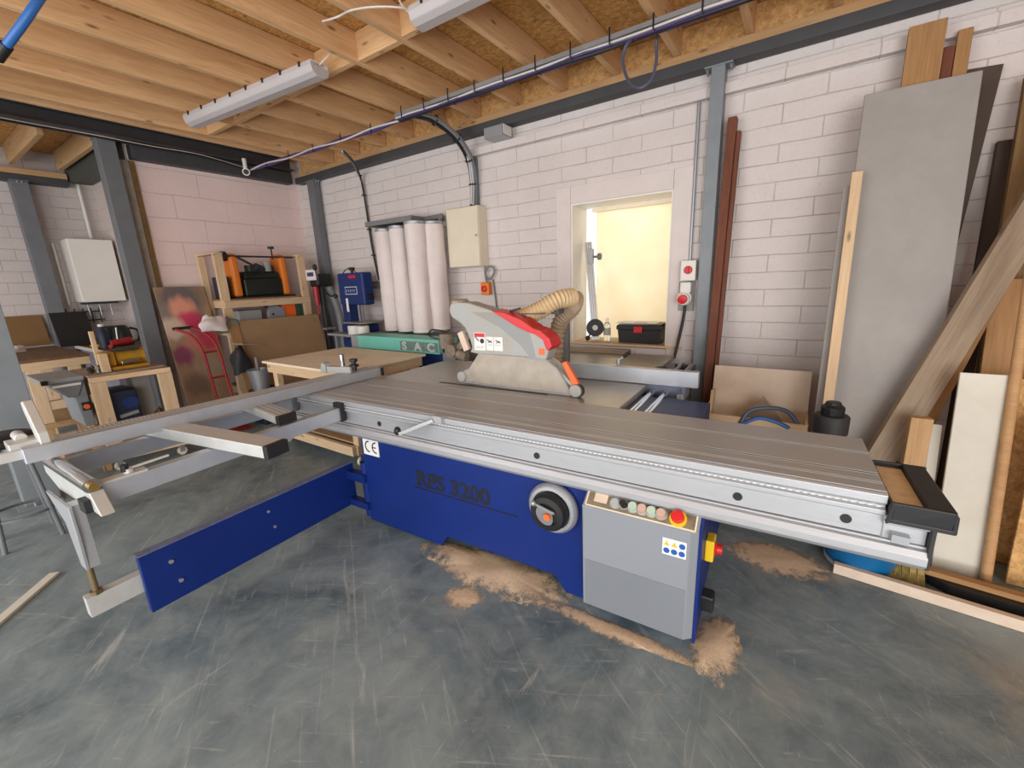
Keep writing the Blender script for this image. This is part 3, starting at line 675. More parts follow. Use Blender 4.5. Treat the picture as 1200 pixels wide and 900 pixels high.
# crosscut fence with its slots, flip stop and scale
fa = V3((-2.79,0.35,0.925)); fb = V3((-2.705,2.30,0.925))
fence = sb().bar(fa, fb, 0.05, 0.07).build('crosscut_fence', M['alu2'], saw, 0.003)
fd = (fb-fa).normalized(); fs_ = V3((0,0,1)).cross(fd)
fdl = fa+fs_*0.055; 
sb().bar(fa+fd*0.12+fs_*0.075+V3((0,0,0.002)), fb+fs_*0.075+V3((0,0,0.002)), 0.095, 0.066).build('fence_rear_rail', M['aluw'], fence, 0.002)
tk = sb()
for k in range(95):
    c = fa+fd*(0.2+k*0.018)+fs_*0.08+V3((0,0,0.0355)); tk.bar(c-fs_*0.022, c+fs_*0.022, 0.007, 0.001)
tk.bar(fa+fd*0.15+fs_*0.045+V3((0,0,0.0355)), fb+fs_*0.045+V3((0,0,0.0355)), 0.008, 0.001).bar(fa+fd*0.15+fs_*0.112+V3((0,0,0.0355)), fb+fs_*0.112+V3((0,0,0.0355)), 0.006, 0.001); tk.build('scale_ticks', M['hood_d'], fence); tag(fence.children[-1], kind='stuff')
sb().bar(fb+V3((-0.01,0.002,0)), fb+V3((-0.01,0.012,0)), 0.105, 0.06).build('fence_cap', M['black'], fence)
sb().bar(fa-fd*0.45+V3((-0.03,0,0.005)), fa+fd*0.15+V3((-0.03,0,0.005)), 0.035, 0.045).build('fence_extension', M['aluw'], fence, 0.003)
fs2 = sb().bar(fa-fd*0.03+fs_*0.09+V3((0,0,0.03)), fa+fd*0.08+fs_*0.09+V3((0,0,0.03)), 0.12, 0.05).cyl(fa+fd*0.02+fs_*0.10+V3((0,0,0.06)),fa+fd*0.02+fs_*0.20+V3((0,0,0.06)),0.022).build('stop_block', M['aluw'], fence, 0.004)
q = fa+fd*0.06+fs_*0.03
sb().prism([q+V3((-0.03,0,0.05)), q+V3((0.03,0,0.03)), q+V3((0.03,0,0.085)), q+V3((-0.075,0,0.225)), q+V3((-0.115,0,0.215)), q+V3((-0.105,0,0.17))], fd*0.035).build('flip_stop', M['aluw'], fence, 0.004)
sb().box(-3.02,-2.93,0.25,0.31,0.90,0.965).build('stop_handle', M['black'], fence, 0.008)
fc = sb().cyl((-2.80,2.04,0.955),(-2.80,2.04,1.10),0.019).build('clamp_column', M['chrome'], fence, smooth=True)
sb().bar((-2.95,2.0,0.985),(-2.72,2.06,0.985),0.05,0.05).prism([(-2.99,1.97,0.96),(-2.92,1.97,0.96),(-2.92,1.97,1.03),(-2.965,1.97,1.04)],(0,0.06,0)).build('mitre_block', M['hood'], fence, 0.005)
sb().lathe((-2.72,2.08,0.97),(0,0,1),[(0,0),(0.018,0),(0.018,0.03),(0.036,0.035),(0.036,0.05),(0.018,0.055),(0.018,0.07),(0.03,0.075),(0.03,0.095),(0,0.1)],10).build('clamp_knob', M['black'], fence)
sb().lathe((-2.79,1.55,0.70),(0,0,1),[(0,0),(0.018,0),(0.018,0.03),(0.036,0.035),(0.036,0.05),(0,0.055)],8).lathe((-2.58,1.6,0.72),(0,0,1),[(0,0),(0.014,0),(0.014,0.03),(0.03,0.035),(0.03,0.05),(0,0.055)],8).build('clamp_knob', M['black'], saw)
# swing arm carrying the outrigger
arm = sb().box(-2.482,-2.45,0.545,1.76,0.095,0.40).build('swing_arm', M['blue'], saw, 0.004)
for a_, z_ in ((0.66,0.31),(0.68,0.19)): sb().cyl((-2.452,a_,z_),(-2.441,a_,z_),0.011,n=6).build('arm_bolt', M['tray'], arm)
sb().box(-2.505,-2.4495,0.545,1.76,0.4,0.404).build('arm_top_edge', plain('scuffed_blue_edge', srgb(110,116,140), 0.5, 0, 0.2, 30), arm)
rb = sb().box(-2.535,-2.484,0.355,0.70,0.205,0.30)
for k in range(8): rb.box(-2.4845,-2.4825,0.357,0.54,0.212+k*0.0108,0.218+k*0.0108)
rb = rb.build('arm_extension', M['aluw'], saw, 0.0)
sb().cyl((-2.50,0.395,0.30),(-2.50,0.395,0.46),0.012).cyl((-2.50,0.395,0.30),(-2.50,0.395,0.318),0.024,n=6).build('levelling_screw', plain('dull_brass', srgb(140,122,90),0.4,0.7), saw)
sb().prism([(-2.535,0.38,0.44),(-2.465,0.38,0.44),(-2.45,0.38,0.60),(-2.45,0.38,0.745),(-2.78,0.38,0.745),(-2.58,0.38,0.64)],(0,0.012,0)).box(-2.53,-2.467,0.392,0.43,0.44,0.745).build('support_leg', M['alu'], saw, 0.002)
for a_, z_ in ((1.15,0.33),(1.17,0.22)): sb().cyl((-2.452,a_,z_),(-2.444,a_,z_),0.009,n=6).build('arm_bolt', M['tray'], arm)
hg = sb().cyl((-2.30,1.745,0.04),(-2.30,1.745,0.44),0.03).box(-2.47,-2.27,1.70,1.75,0.30,0.36).box(-2.47,-2.27,1.70,1.75,0.1,0.15).build('swing_arm_hinge', M['blue'], saw, smooth=True)
# overhead blade guard
GV = 2.36
def gp(pts, v=GV): return [(u, v, z) for u, z in pts]
hood = [(-1.965,1.459),(-1.928,1.468),(-1.812,1.465),(-1.617,1.413),(-1.45,1.352),(-1.288,1.289),(-1.232,1.253),(-1.205,1.208),(-1.197,1.162),(-1.217,1.101),(-1.274,1.102),(-1.352,1.112),(-1.746,1.11),(-1.821,1.12),(-1.795,1.154),(-1.813,1.219),(-1.849,1.293),(-1.904,1.334),(-1.962,1.361),(-1.981,1.412)]
gd = sb().prism(gp(hood), (0,0.13,0)).build('blade_guard', M['hood'], saw, 0.012)
band = [(-1.617,1.40),(-1.45,1.34),(-1.33,1.27),(-1.29,1.12),(-1.33,1.115),(-1.40,1.19),(-1.55,1.30),(-1.78,1.40)]
sb().prism(gp(band, GV-0.002), (0,0.004,0)).build('guard_panel', M['hood_d'], gd)
red = [(-1.617,1.413),(-1.502,1.396),(-1.383,1.355),(-1.298,1.302),(-1.25,1.29),(-1.186,1.242),(-1.169,1.193),(-1.197,1.162),(-1.211,1.174),(-1.233,1.232),(-1.289,1.264),(-1.347,1.279),(-1.425,1.311)]
sb().prism(gp(red, GV-0.008), (0,0.145,0)).build('guard_stripe', M['redp'], gd, 0.004)
clr = [(-1.746,1.112),(-1.352,1.112),(-1.217,1.10),(-1.143,1.051),(-1.089,0.97),(-1.053,0.905),(-1.053,0.892),(-1.442,0.892),(-1.856,0.9),(-1.928,0.904),(-1.944,0.941),(-1.836,0.999)]
for v in (GV+0.005, GV+0.115): sb().prism(gp(clr, v), (0,0.006,0)).build('clear_shield', M['clear'], gd)
rm = sb()
for a, b in zip(clr, clr[1:]): 
    if a[1] < 1.105 or b[1] < 1.105: rm.bar((a[0],GV+0.008,a[1]),(b[0],GV+0.008,b[1]),0.012,0.012,(0,1,0.001))
rm.build('shield_rim', M['hood_d'], gd)
sb().prism(gp([(-1.102,1.096),(-1.074,1.106),(-0.995,0.978),(-0.995,0.96),(-1.031,0.954)], GV-0.012), (0,0.03,0)).build('guard_pointer', M['orange'], gd, 0.004)
sb().box(-1.265,-1.225,GV-0.003,GV,1.135,1.175).build('guard_marker', M['orange'], gd)
wl = sb().lathe((-1.012,GV-0.015,0.925),(0,1,0),[(0,0),(0.038,0),(0.04,0.004),(0.04,0.034),(0,0.034)],28).build('guide_wheel', M['hood'], gd, smooth=True)
sb().lathe((-1.005,GV-0.012,0.925),(0,1,0),[(0.036,0),(0.044,0),(0.044,0.028),(0.036,0.028)],28).build('wheel_tyre', M['rubber'], wl)
sb().bar((-1.215,GV+0.03,1.10),(-1.02,GV+0.03,0.93),0.02,0.035,(0,1,0)).build('wheel_arm', M['hood'], gd, 0.004)
sb().lathe((-1.90,GV-0.01,0.94),(0,1,0),[(0,0),(0.035,0),(0.038,0.006),(0.038,0.12),(0,0.12)],24).build('guide_wheel', M['hood'], gd, smooth=True)
for a, b, z0, z1 in ((-1.768,-1.675,1.14,1.262),(-1.668,-1.61,1.143,1.236),(-1.606,-1.535,1.143,1.236)):
    s1 = sb().box(a,b,GV-0.0035,GV-0.001,z0,z1).build('warning_sticker', M['paper'], gd)
    if z1 > 1.25:
        sb().box(a+0.004,b-0.004,GV-0.0042,GV-0.0034,z1-0.03,z1-0.004).build('red_band', M['redp'], s1)
        sb().cyl((a+0.066,GV-0.0035,1.205),(a+0.066,GV-0.0045,1.205),0.017).bar((a+0.012,GV-0.004,1.232),(a+0.04,GV-0.004,1.205),0.004,0.012,(0,1,0)).build('blade_symbol', M['mark'], s1)
        sb().box(a+0.01,b-0.01,GV-0.0042,GV-0.0034,1.165,1.168).box(a+0.01,b-0.02,GV-0.0042,GV-0.0034,1.155,1.158).build('small_print', M['hood_d'], s1)
    else:
        c = (a+b)/2; sb().bar((c-0.018,GV-0.004,1.215),(c+0.018,GV-0.004,1.198),0.004,0.012,(0,1,0)).bar((c-0.014,GV-0.004,1.195),(c+0.016,GV-0.004,1.21),0.004,0.007,(0,1,0)).build('hand_symbol', M['mark'], s1)
        sb().box(a+0.008,b-0.008,GV-0.0042,GV-0.0034,1.18,1.183).build('small_print', M['hood_d'], s1)
cl2 = sb().cyl((-2.06,GV+0.05,1.13),(-2.06,GV+0.05,1.24),0.055,n=18).cyl((-2.0,GV+0.0,1.12),(-2.0,GV+0.1,1.12),0.05).bar((-1.98,GV+0.06,1.10),(-1.84,GV+0.06,1.24),0.06,0.05).cyl((-1.94,GV+0.02,1.1),(-1.86,GV+0.02,1.08),0.035).build('guard_mount', plain('dusty_casting', srgb(112,98,84),0.7,0,0.35,25), gd, 0.006)
sb().bar((-1.90,GV+0.02,1.26),(-1.85,GV+0.02,1.13),0.03,0.05).build('mount_plate', M['mdf'], gd, 0.004)
sb().tube([(-2.05,GV+0.05,1.25),(-2.15,GV+0.0,1.27),(-2.2,GV+0.02,1.22),(-2.12,GV+0.06,1.19),(-2.05,GV+0.05,1.21)],0.006,6,6).build('mount_cable', M['black'], gd)
sb().lathe((-1.93,GV+0.07,1.455),(0,0,1),[(0,0),(0.06,0),(0.065,0.02),(0.05,0.03),(0,0.03)],20).build('guard_top_knob', M['hose_d'], gd, smooth=True)
sb().bar((-1.52,GV+0.08,1.40),(-1.44,GV+0.08,1.42),0.014,0.014).build('guard_catch', M['black'], gd)
def ribs(pts, r, per=0.022, amp=0.09, sm=14):
    b = sb(); P = [V3(p) for p in pts]
    L = sum((P[i+1]-P[i]).length for i in range(len(P)-1)); N = int(L/per)
    b.tube(P, lambda t: r*(1+amp*math.sin(2*pi*N*t)), 16, max(sm, int(N*5/len(P)))); return b
hs = ribs([(-1.70,2.47,1.37),(-1.52,2.52,1.345),(-1.38,2.56,1.39),(-1.26,2.62,1.46),(-1.19,2.74,1.475)], 0.058).build('dust_hose', M['hose'], saw, smooth=True)
ribs([(-1.19,2.76,1.47),(-1.24,2.84,1.40),(-1.36,2.86,1.27),(-1.40,2.87,1.0),(-1.40,2.87,0.9)], 0.056).build('dust_hose', M['hose_d'], saw, smooth=True)
sb().box(-1.375,-1.315,2.90,2.96,0.883,1.40).box(-1.4,-1.29,2.7,2.96,1.36,1.40).box(-1.87,-1.3,2.47,2.72,1.378,1.384).build('guard_post', M['steel'], saw, 0.004)
# sawdust lying under the notch and round the control box
def dustpile(cu, cv, a, b, h, label, seed, frame=S):
    rnd = random.Random(seed); mb = MB(frame); n = 72; rings = 14; vs = []; fs = []
    P_ = [rnd.random()*6.28 for _ in range(8)]
    def edge(t): return 1+0.13*math.sin(2*t+P_[0])+0.11*math.sin(3*t+P_[1])+0.08*math.sin(5*t+P_[2])+0.06*math.sin(9*t+P_[3])+0.05*math.sin(17*t+P_[4])
    for k in range(rings+1):
        q = k/rings
        for i in range(n):
            t = 2*pi*i/n; r = q*(1+(edge(t)-1)*q)
            x = a*r*math.cos(t); y = b*r*math.sin(t)
            nz = 0.9+0.15*math.sin(17*x+P_[5])*math.sin(23*y+P_[6])
            vs.append((cu+x, cv+y, 0.0012+h*(1-q*q)*nz))
    for k in range(rings):
        for i in range(n):
            j = (i+1)%n; fs.append((k*n+i, (k+1)*n+i, (k+1)*n+j, k*n+j))
    mb._add(vs, fs); o = mb.build('sawdust_pile', M['sawdust'], smooth=True)
    return tag(o, label, 'sawdust', kind='stuff')
dustpile(-1.22, 1.70, 0.50, 0.20, 0.03, 'pale sawdust spilling out of the notch under the blue saw base', 1)
dustpile(-1.26, 1.46, 0.12, 0.09, 0.004, 'small patch of sawdust on the floor in front of the base notch', 2)
dustpile(-0.09, 1.74, 0.10, 0.24, 0.03, 'heap of sawdust beside the grey control box', 3)
dustpile(-0.55, 1.62, 0.40, 0.06, 0.006, 'thin line of sawdust under the front of the control box', 4)
dustpile(0.14, 2.55, 0.30, 0.16, 0.012, 'thin sawdust on the floor in shade behind the right end of the saw', 5)
# ============================================================ CEILING FITTINGS
def strip_light(a, b, label):
    a = V3(a); b = V3(b); d = (b-a).normalized(); sd = V3((0,0,1)).cross(d)
    e = empty('strip_light', (a+b)/2, label, 'light', 'strip lights')
    MB().bar(a, b, 0.15, 0.035).build('body', M['white'], e, 0.006)
    pr = [(-0.08,0.012),(-0.084,-0.02),(-0.07,-0.06),(-0.035,-0.082),(0.035,-0.082),(0.07,-0.06),(0.084,-0.02),(0.08,0.012)]
    q = MB().prism([a+sd*x+V3((0,0,z)) for x, z in pr], b-a).build('diffuser', M['diff'], e, 0.006)
    L = (b-a).length
    for i in range(8):
        for sgn in (-1, 1):
            p = a+d*(L*(0.06+0.125*i))+sd*(0.086*sgn)
            MB().bar(p+V3((0,0,-0.012)), p+V3((0,0,0.02)), 0.012, 0.014, d).build('clip', M['rubber'], e)
    MB().tube([b+V3((0,0,0)), b+d*0.05+V3((0,0,0.02)), b+d*0.09+sd*0.04+V3((0,0,0.07)), b+d*0.1+sd*0.05+V3((0,0,0.12))], 0.006, 6, 6).build('cable', M['wire'], e)
    return e
strip_light((-5.04,2.11,3.223), (-3.19,2.27,3.223), 'far white strip light under the joists on the left, whole length in view')
strip_light((-0.35,2.31,3.223), (-2.17,2.285,3.223), 'near white strip light cut off by the top edge of the photo')
o = MB().tube([Pz(378,25,3.24),Pz(395,20,3.2),Pz(412,12,3.24),Pz(440,8,3.22),Pz(470,9,3.22),Pz(486,14,3.24)], 0.006, 6, 6).build('light_cable', M['wire']); tag(o, 'white cable looping through the joists to the near strip light', 'cable')
# cable tray, cables
TY = 3.32
e = empty('cable_tray', (-1.0, TY, 3.19), 'long galvanised cable tray with violet cables slung under the joists', 'cable tray')
MB().box(-3.5, 1.6, TY-0.06, TY+0.06, 3.195, 3.2).box(-3.5,1.6,TY-0.062,TY-0.058,3.195,3.225).box(-3.5,1.6,TY+0.058,TY+0.062,3.195,3.225).build('tray', M['tray'], e)
for i, (dy, dz, r, mt) in enumerate(((-0.03,-0.014,0.012,'violet'),(-0.005,-0.018,0.016,'black'),(0.025,-0.014,0.012,'violet'),(-0.045,-0.01,0.008,'wire'))):
    MB().tube([(x, TY+dy+0.006*math.sin(x*5+i), 3.195+dz+0.004*math.sin(x*7+2*i)) for x in [-3.5+0.2*k for k in range(26)]], r, 8).build('cable', M[mt], e)
for k in range(17):
    x = -3.4+0.3*k; MB().bar((x,TY-0.066,3.172),(x,TY-0.066,3.27),0.004,0.01).bar((x,TY-0.066,3.172),(x,TY+0.04,3.168),0.006,0.004).build('cable_tie', M['black'], e)
pts = [(-3.5,3.32,3.19),(-3.9,3.31,3.17),(-4.4,3.30,3.18),(-4.9,3.28,3.165),(-5.4,3.27,3.18),(-5.9,3.25,3.17),(-6.28,3.22,3.17)]
e = empty('cable_run', (-4.9,3.28,3.17), 'sagging bundle of dark and white cables from the tray to the far corner', 'cable')
MB().tube(pts, 0.022, 8, 5).build('dark_cable', M['violet'], e)
MB().tube([(x,y-0.02,z+(0.012 if i%2 else -0.02)) for i,(x,y,z) in enumerate(pts)], 0.009, 8, 6).build('white_cable', M['wire'], e)
for i in range(1,6):
    p = V3(pts[i]); MB().bar(p+V3((0,-0.025,-0.03)), p+V3((0,-0.025,0.06)), 0.004, 0.012).build('cable_tie', M['black'], e)
e = empty('cable_run', (-6.42,2.4,3.24), 'thin white and black cable clipped along the dark end girder', 'cable')
pp_ = [(-6.40,3.2,3.2),(-6.405,2.7,3.262),(-6.405,2.2,3.255),(-6.405,1.7,3.26),(-6.40,1.2,3.255),(-6.40,0.5,3.26),(-6.40,-0.3,3.258)]
MB().tube(pp_, 0.009, 6, 5).build('white_cable', M['wire'], e); MB().tube([(x+0.012,y,z-0.014) for x,y,z in pp_], 0.01, 6, 5).build('dark_cable', M['black'], e)
# cable drop to the cream switch box
dr = [(-3.3,3.33,3.185),(-3.22,3.5,3.165),(-3.16,3.75,3.05),(-3.15,3.93,2.88),(-3.16,3.99,2.65),(-3.18,3.99,2.42)]
e = empty('cable_drop', (-3.16,3.99,2.42), 'thick bundle of black and grey cables curving down into the cream switch box', 'cable')
MB().tube(dr, 0.026, 10, 6).build('dark_cable', M['black'], e)
MB().tube([(x+0.035,y-0.02,z+0.01) for x,y,z in dr], 0.016, 8, 6).build('grey_cable', M['tray'], e)
MB().tube([(x+0.01,y-0.03,z+0.02) for x,y,z in dr], 0.009, 8, 6).build('white_cable', M['wire'], e)
MB().tube([(x+0.065,y-0.01,z) for x,y,z in dr], 0.011, 8, 6).build('grey_cable', M['steel'], e)
for i in range(1,5): 
    p = V3(dr[i]); MB().lathe(p+V3((0.02,-0.005,0)), V3(dr[i+1])-V3(dr[i-1]), [(0.05,0),(0.053,0.004),(0.053,0.012),(0.05,0.016)],10).build('cable_tie', M['black'], e)
d2 = [Py(402,178,3.42),Py(413,190,3.7),Py(421,207,3.97),Py(426,230,4.01),Py(432,270,4.02),Py(437,300,4.02),Py(443,328,4.02)]
e = empty('cable_drop', d2[-1], 'thin twisted cable bundle running down the wall to the double socket by the dust bags', 'cable')
MB().tube(d2, 0.016, 8, 5).build('grey_cable', M['greypipe'], e); MB().tube([p+V3((0.03,-0.01,0)) for p in d2], 0.012, 8, 5).build('dark_cable', M['black'], e); MB().tube([p+V3((0.012,-0.018,0)) for p in d2], 0.008, 8, 5).build('white_cable', M['wire'], e)
for i in range(2,6): MB().lathe(d2[i]+V3((0.014,-0.005,0)), (0,0,1), [(0.027,0),(0.03,0.004),(0.03,0.014),(0.027,0.018)],10).build('cable_tie', M['black'], e)
p = Py(440,334,4.02); e = empty('wall_socket', p, 'grey double socket on the wall left of the dust bags', 'socket')
MB().box(p.x-0.075,p.x+0.075,YW-0.045,YW-0.002,p.z-0.05,p.z+0.05).build('back_box', M['greypipe'], e, 0.006)
for q in (-0.035,0.035): MB().cyl((p.x+q,YW-0.045,p.z),(p.x+q,YW-0.055,p.z),0.02).build('socket_outlet', M['tray'], e)
o = MB().box(-3.17,-3.11,YW-0.04,YW-0.004,2.43,2.93).box(-3.17,-3.165,YW-0.05,YW-0.004,2.43,2.93).build('cable_channel', M['steel'], bevel=0.002); tag(o, 'grey steel channel fixed upright above the cream switch box', 'cable channel')
e = empty('junction_box', (-2.73,3.9,3.0), 'grey open junction box on the ledge under the dark beam', 'junction box')
MB().box(-2.84,-2.62,3.82,4.0,2.995,3.005).box(-2.84,-2.62,3.82,3.826,3.005,3.09).box(-2.625,-2.62,3.826,4.0,3.005,3.10).build('box_body', M['tray'], e)
MB().box(-2.82,-2.65,3.84,3.92,3.006,3.05).build('terminal_block', M['green'], e, 0.004)
MB().box(-2.622,-2.614,3.84,3.98,3.01,3.095).build('cover_plate', M['white'], e)
# small security camera in the corner under the girder
p = V3((-6.3,3.16,3.13)); e = empty('security_camera', p, 'small white security camera under the girder end', 'camera')
MB().cyl(p+V3((0,0,0.02)), p+V3((0,0,0.16)), 0.025).build('mount', M['white'], e)
q = (C0-p).normalized(); MB().cyl(p-q*0.04, p+q*0.07, 0.045).build('housing', M['white'], e, smooth=True); MB().cyl(p+q*0.07, p+q*0.075, 0.032).build('lens', M['black'], e)
# hanging loop of grey cable
c = Pz(750,75,3.1); R_ = CR; U_ = V3((0,0,1))
loop = [Pz(742,44,3.19), Pz(733,55,3.12), Pz(730,75,3.06), Pz(737,95,3.0), Pz(750,103,2.97), Pz(763,93,3.0), Pz(769,72,3.07), Pz(769,50,3.15), Pz(770,45,3.19)]
o = MB().tube(loop, 0.011, 8, 6).build('hanging_cable_loop', plain('grey_blue_flex', srgb(84,86,106), 0.5)); tag(o, 'loop of grey flex hanging from the cable tray right of the window', 'cable')
e = empty('air_hose', Pz(20,30,2.9), 'blue air hose with a black end hanging at the top left corner', 'hose')
h = [Pz(60,-22,3.2),Pz(42,5,3.05),Pz(25,30,2.95),Pz(8,53,2.88)]
MB().tube(h, 0.02, 10, 6).build('hose', M['bluehose'], e, smooth=True); MB().cyl(h[-1], h[-1]+(h[-1]-h[-2]).normalized()*0.1, 0.026).build('connector', M['black'], e)

# ============================================================ ON THE BACK WALL
e = empty('switch_box', (-3.25,YW-0.08,1.76), 'cream electrical switch box on the wall right of the dust bags', 'electrical box')
MB().box(-3.49,-3.03,YW-0.15,YW-0.003,1.77,2.41).build('enclosure', M['cream'], e, 0.006)
MB().box(-3.485,-3.035,YW-0.165,YW-0.151,1.775,2.405).build('door', M['cream'], e, 0.005)
MB().cyl((-3.06,YW-0.165,2.1),(-3.06,YW-0.175,2.1),0.014).build('lock', M['tray'], e)
e = empty('isolator_switch', (-3.04,YW-0.03,1.46), 'yellow isolator with red knob under the cream switch box', 'switch')
MB().box(-3.115,-3.0,YW-0.07,YW-0.003,1.45,1.59).build('switch_body', M['orange_m'], e, 0.01)
MB().lathe((-3.06,YW-0.07,1.52),(0,-1,0),[(0,0),(0.034,0),(0.034,0.02),(0.025,0.025),(0,0.025)],18).build('knob', M['redp'], e, smooth=True)
o = MB().tube([(-3.05,YW-0.05,1.77),(-3.05,YW-0.05,1.68),(-3.0,YW-0.05,1.62),(-2.93,YW-0.04,1.70),(-2.95,YW-0.05,1.76),(-3.02,YW-0.06,1.75),(-3.05,YW-0.05,1.66),(-3.04,YW-0.04,1.59)],0.011,8,8).build('cable_loop', M['greypipe']); tag(o, 'grey cable loop from the cream box to the yellow isolator', 'cable')
o = MB().tube([(-2.97,YW-0.02,1.62),(-2.95,YW-0.02,1.45),(-2.93,YW-0.02,1.2),(-2.92,YW-0.02,0.7)],0.009,8,5).build('wall_cable', M['steel']); tag(o, 'thin dark cable running down the wall beside the yellow isolator', 'cable')
o = MB().cyl((-0.85,YW-0.02,1.71),(-0.85,YW-0.02,2.92),0.013).build('conduit', M['tray'], smooth=True); tag(o, 'thin galvanised conduit up the wall to the left of the middle steel post', 'conduit')
e = empty('rotary_switch', (-0.85,YW-0.03,1.54), 'white switch box with red rotary knob beside the window', 'switch')
MB().box(-0.91,-0.785,YW-0.09,YW-0.003,1.54,1.71).build('switch_body', M['white'], e, 0.008)
MB().lathe((-0.845,YW-0.09,1.63),(0,-1,0),[(0,0),(0.034,0),(0.034,0.01),(0.03,0.014),(0,0.014)],20).bar((-0.845,YW-0.112,1.605),(-0.845,YW-0.112,1.655),0.012,0.016,(0,1,0)).build('rotary_knob', M['redp'], e)
e = empty('power_socket', (-0.87,YW-0.05,1.33), 'grey industrial socket with a red plug below the rotary switch', 'socket')
MB().box(-0.93,-0.80,YW-0.02,YW-0.003,1.28,1.535).build('back_plate', M['concrete'], e, 0.004)
MB().box(-0.905,-0.815,YW-0.1,YW-0.021,1.44,1.53).build('socket_body', M['white'], e, 0.01)
MB().lathe((-0.87,YW-0.03,1.40),(0,-1,-0.15),[(0,0),(0.06,0),(0.062,0.05),(0.05,0.06),(0.05,0.09),(0,0.09)],24).build('socket_shroud', M['white'], e, smooth=True)
MB().lathe((-0.87,YW-0.115,1.388),(0,-1,-0.15),[(0,0),(0.04,0),(0.038,0.03),(0.02,0.035),(0,0.035)],24).build('plug', M['redp'], e, smooth=True)
o = MB().tube([(-0.86,YW-0.06,1.33),(-0.87,YW-0.06,1.2),(-0.90,YW-0.07,1.0),(-0.92,YW-0.1,0.86)],0.013,8,6).build('power_cable', M['rubber']); tag(o, 'dark power cable hanging from the red plug down behind the saw', 'cable')
# things on the window sill
e = empty('toolbox', (-1.31,YW+0.17,WZ0), 'black plastic toolbox with red latch on the window sill', 'toolbox')
MB().prism([(-1.50,YW+0.06,WZ0),(-1.10,YW+0.06,WZ0),(-1.085,YW+0.06,WZ0+0.13),(-1.515,YW+0.06,WZ0+0.13)],(0,0.2,0)).build('case', M['black'], e, 0.006)
MB().prism([(-1.525,YW+0.05,WZ0+0.13),(-1.075,YW+0.05,WZ0+0.13),(-1.075,YW+0.05,WZ0+0.165),(-1.10,YW+0.05,WZ0+0.185),(-1.50,YW+0.05,WZ0+0.185),(-1.525,YW+0.05,WZ0+0.165)],(0,0.22,0)).build('lid', M['black'], e, 0.006)
MB().box(-1.345,-1.265,YW+0.035,YW+0.05,WZ0+0.105,WZ0+0.165).build('latch', M['redp'], e, 0.004)
e = empty('paper_sheets', (-1.3,YW+0.17,WZ0+0.186), 'loose printed sheets lying on top of the black toolbox', 'papers')
for k, (a, sh) in enumerate(((0.12,0),(-0.2,0.03),(0.05,-0.04))):
    ca, sa = math.cos(a), math.sin(a); z = WZ0+0.1865+0.004*k
    MB().prism([V3((-1.30+sh+x*ca-y*sa, YW+0.17+x*sa+y*ca, z)) for x, y in ((-0.2,-0.12),(0.2,-0.12),(0.2,0.12),(-0.2,0.12))], (0,0,0.002)).build('sheet', M['paper'] if k != 1 else M['old'], e)
MB().box(-1.36,-1.24,YW+0.10,YW+0.14,WZ0+0.1975,WZ0+0.199).build('printed_block', M['redp'], e)
e = empty('plastic_bottle', (-1.655,YW+0.14,WZ0), 'clear plastic bottle with pale label beside the toolbox', 'bottle')
MB().lathe((-1.655,YW+0.14,WZ0),(0,0,1),[(0,0),(0.034,0),(0.036,0.01),(0.036,0.15),(0.03,0.175),(0.014,0.195),(0.014,0.21),(0,0.21)],24).build('bottle_body', M['bottle'], e, smooth=True)
MB().cyl((-1.655,YW+0.14,WZ0+0.21),(-1.655,YW+0.14,WZ0+0.232),0.016).build('cap', M['paper'], e)
MB().lathe((-1.655,YW+0.14,WZ0+0.06),(0,0,1),[(0.0365,0),(0.037,0.0),(0.037,0.07),(0.0365,0.07)],24).build('label', M['hood'], e)
e = empty('fence_rail', (-1.78,YW+0.2,WZ0), 'aluminium fence rail with clamp knob leaning in the window recess', 'fence rail')
a = V3((-1.76,YW+0.10,WZ0+0.012)); b = V3((-1.925,YW+0.26,WZ0+1.0)); plank('rail_profile', a, b, 0.075, 0.035, (0.5,-1,0), M['aluw'], e)
d = (b-a).normalized(); f_ = V3((0.45,-0.9,0)).normalized(); f_ = (f_-d*f_.dot(d)).normalized(); sd = d.cross(f_)
for k in (-0.02,0,0.02): MB().bar(a+d*0.01+f_*0.018+sd*k, b-d*0.01+f_*0.018+sd*k, 0.006, 0.003, f_).build('slot', M['hood_d'], e)
c = a+d*0.86+V3((0.06,-0.02,0)); MB().cyl(c-V3((0.04,0,0)), c+V3((0.05,0,0)), 0.012).cyl(c+V3((0.05,0,0)), c+V3((0.075,0,0)), 0.034).build('clamp_knob', M['steel'], e)
MB().bar(c+V3((-0.03,0,-0.07)), c+V3((-0.03,0,0.08)), 0.04, 0.05).build('clamp_block', M['hood'], e, 0.005)
c = a+d*0.12+f_*0.035; MB().lathe(c, f_, [(0.035,0),(0.085,0),(0.09,0.012),(0.085,0.03),(0.035,0.03),(0.03,0.015)],24).build('handle_ring', M['rubber'], e, smooth=True)
MB().ball(V3((-1.835,YW+0.06,WZ0+0.03)),0.026).bar((-1.83,YW+0.07,WZ0+0.04),(-1.80,YW+0.11,WZ0+0.12),0.012,0.012).build('ball_knob', M['black'], e)
o = plank('timber_offcut', sw(-1.95,3.93,0.906), sw(-1.14,3.93,0.906), 0.075, 0.045, (0,0,1), M['old']); tag(o, 'timber offcut lying along the wall on the extension table', 'timber')

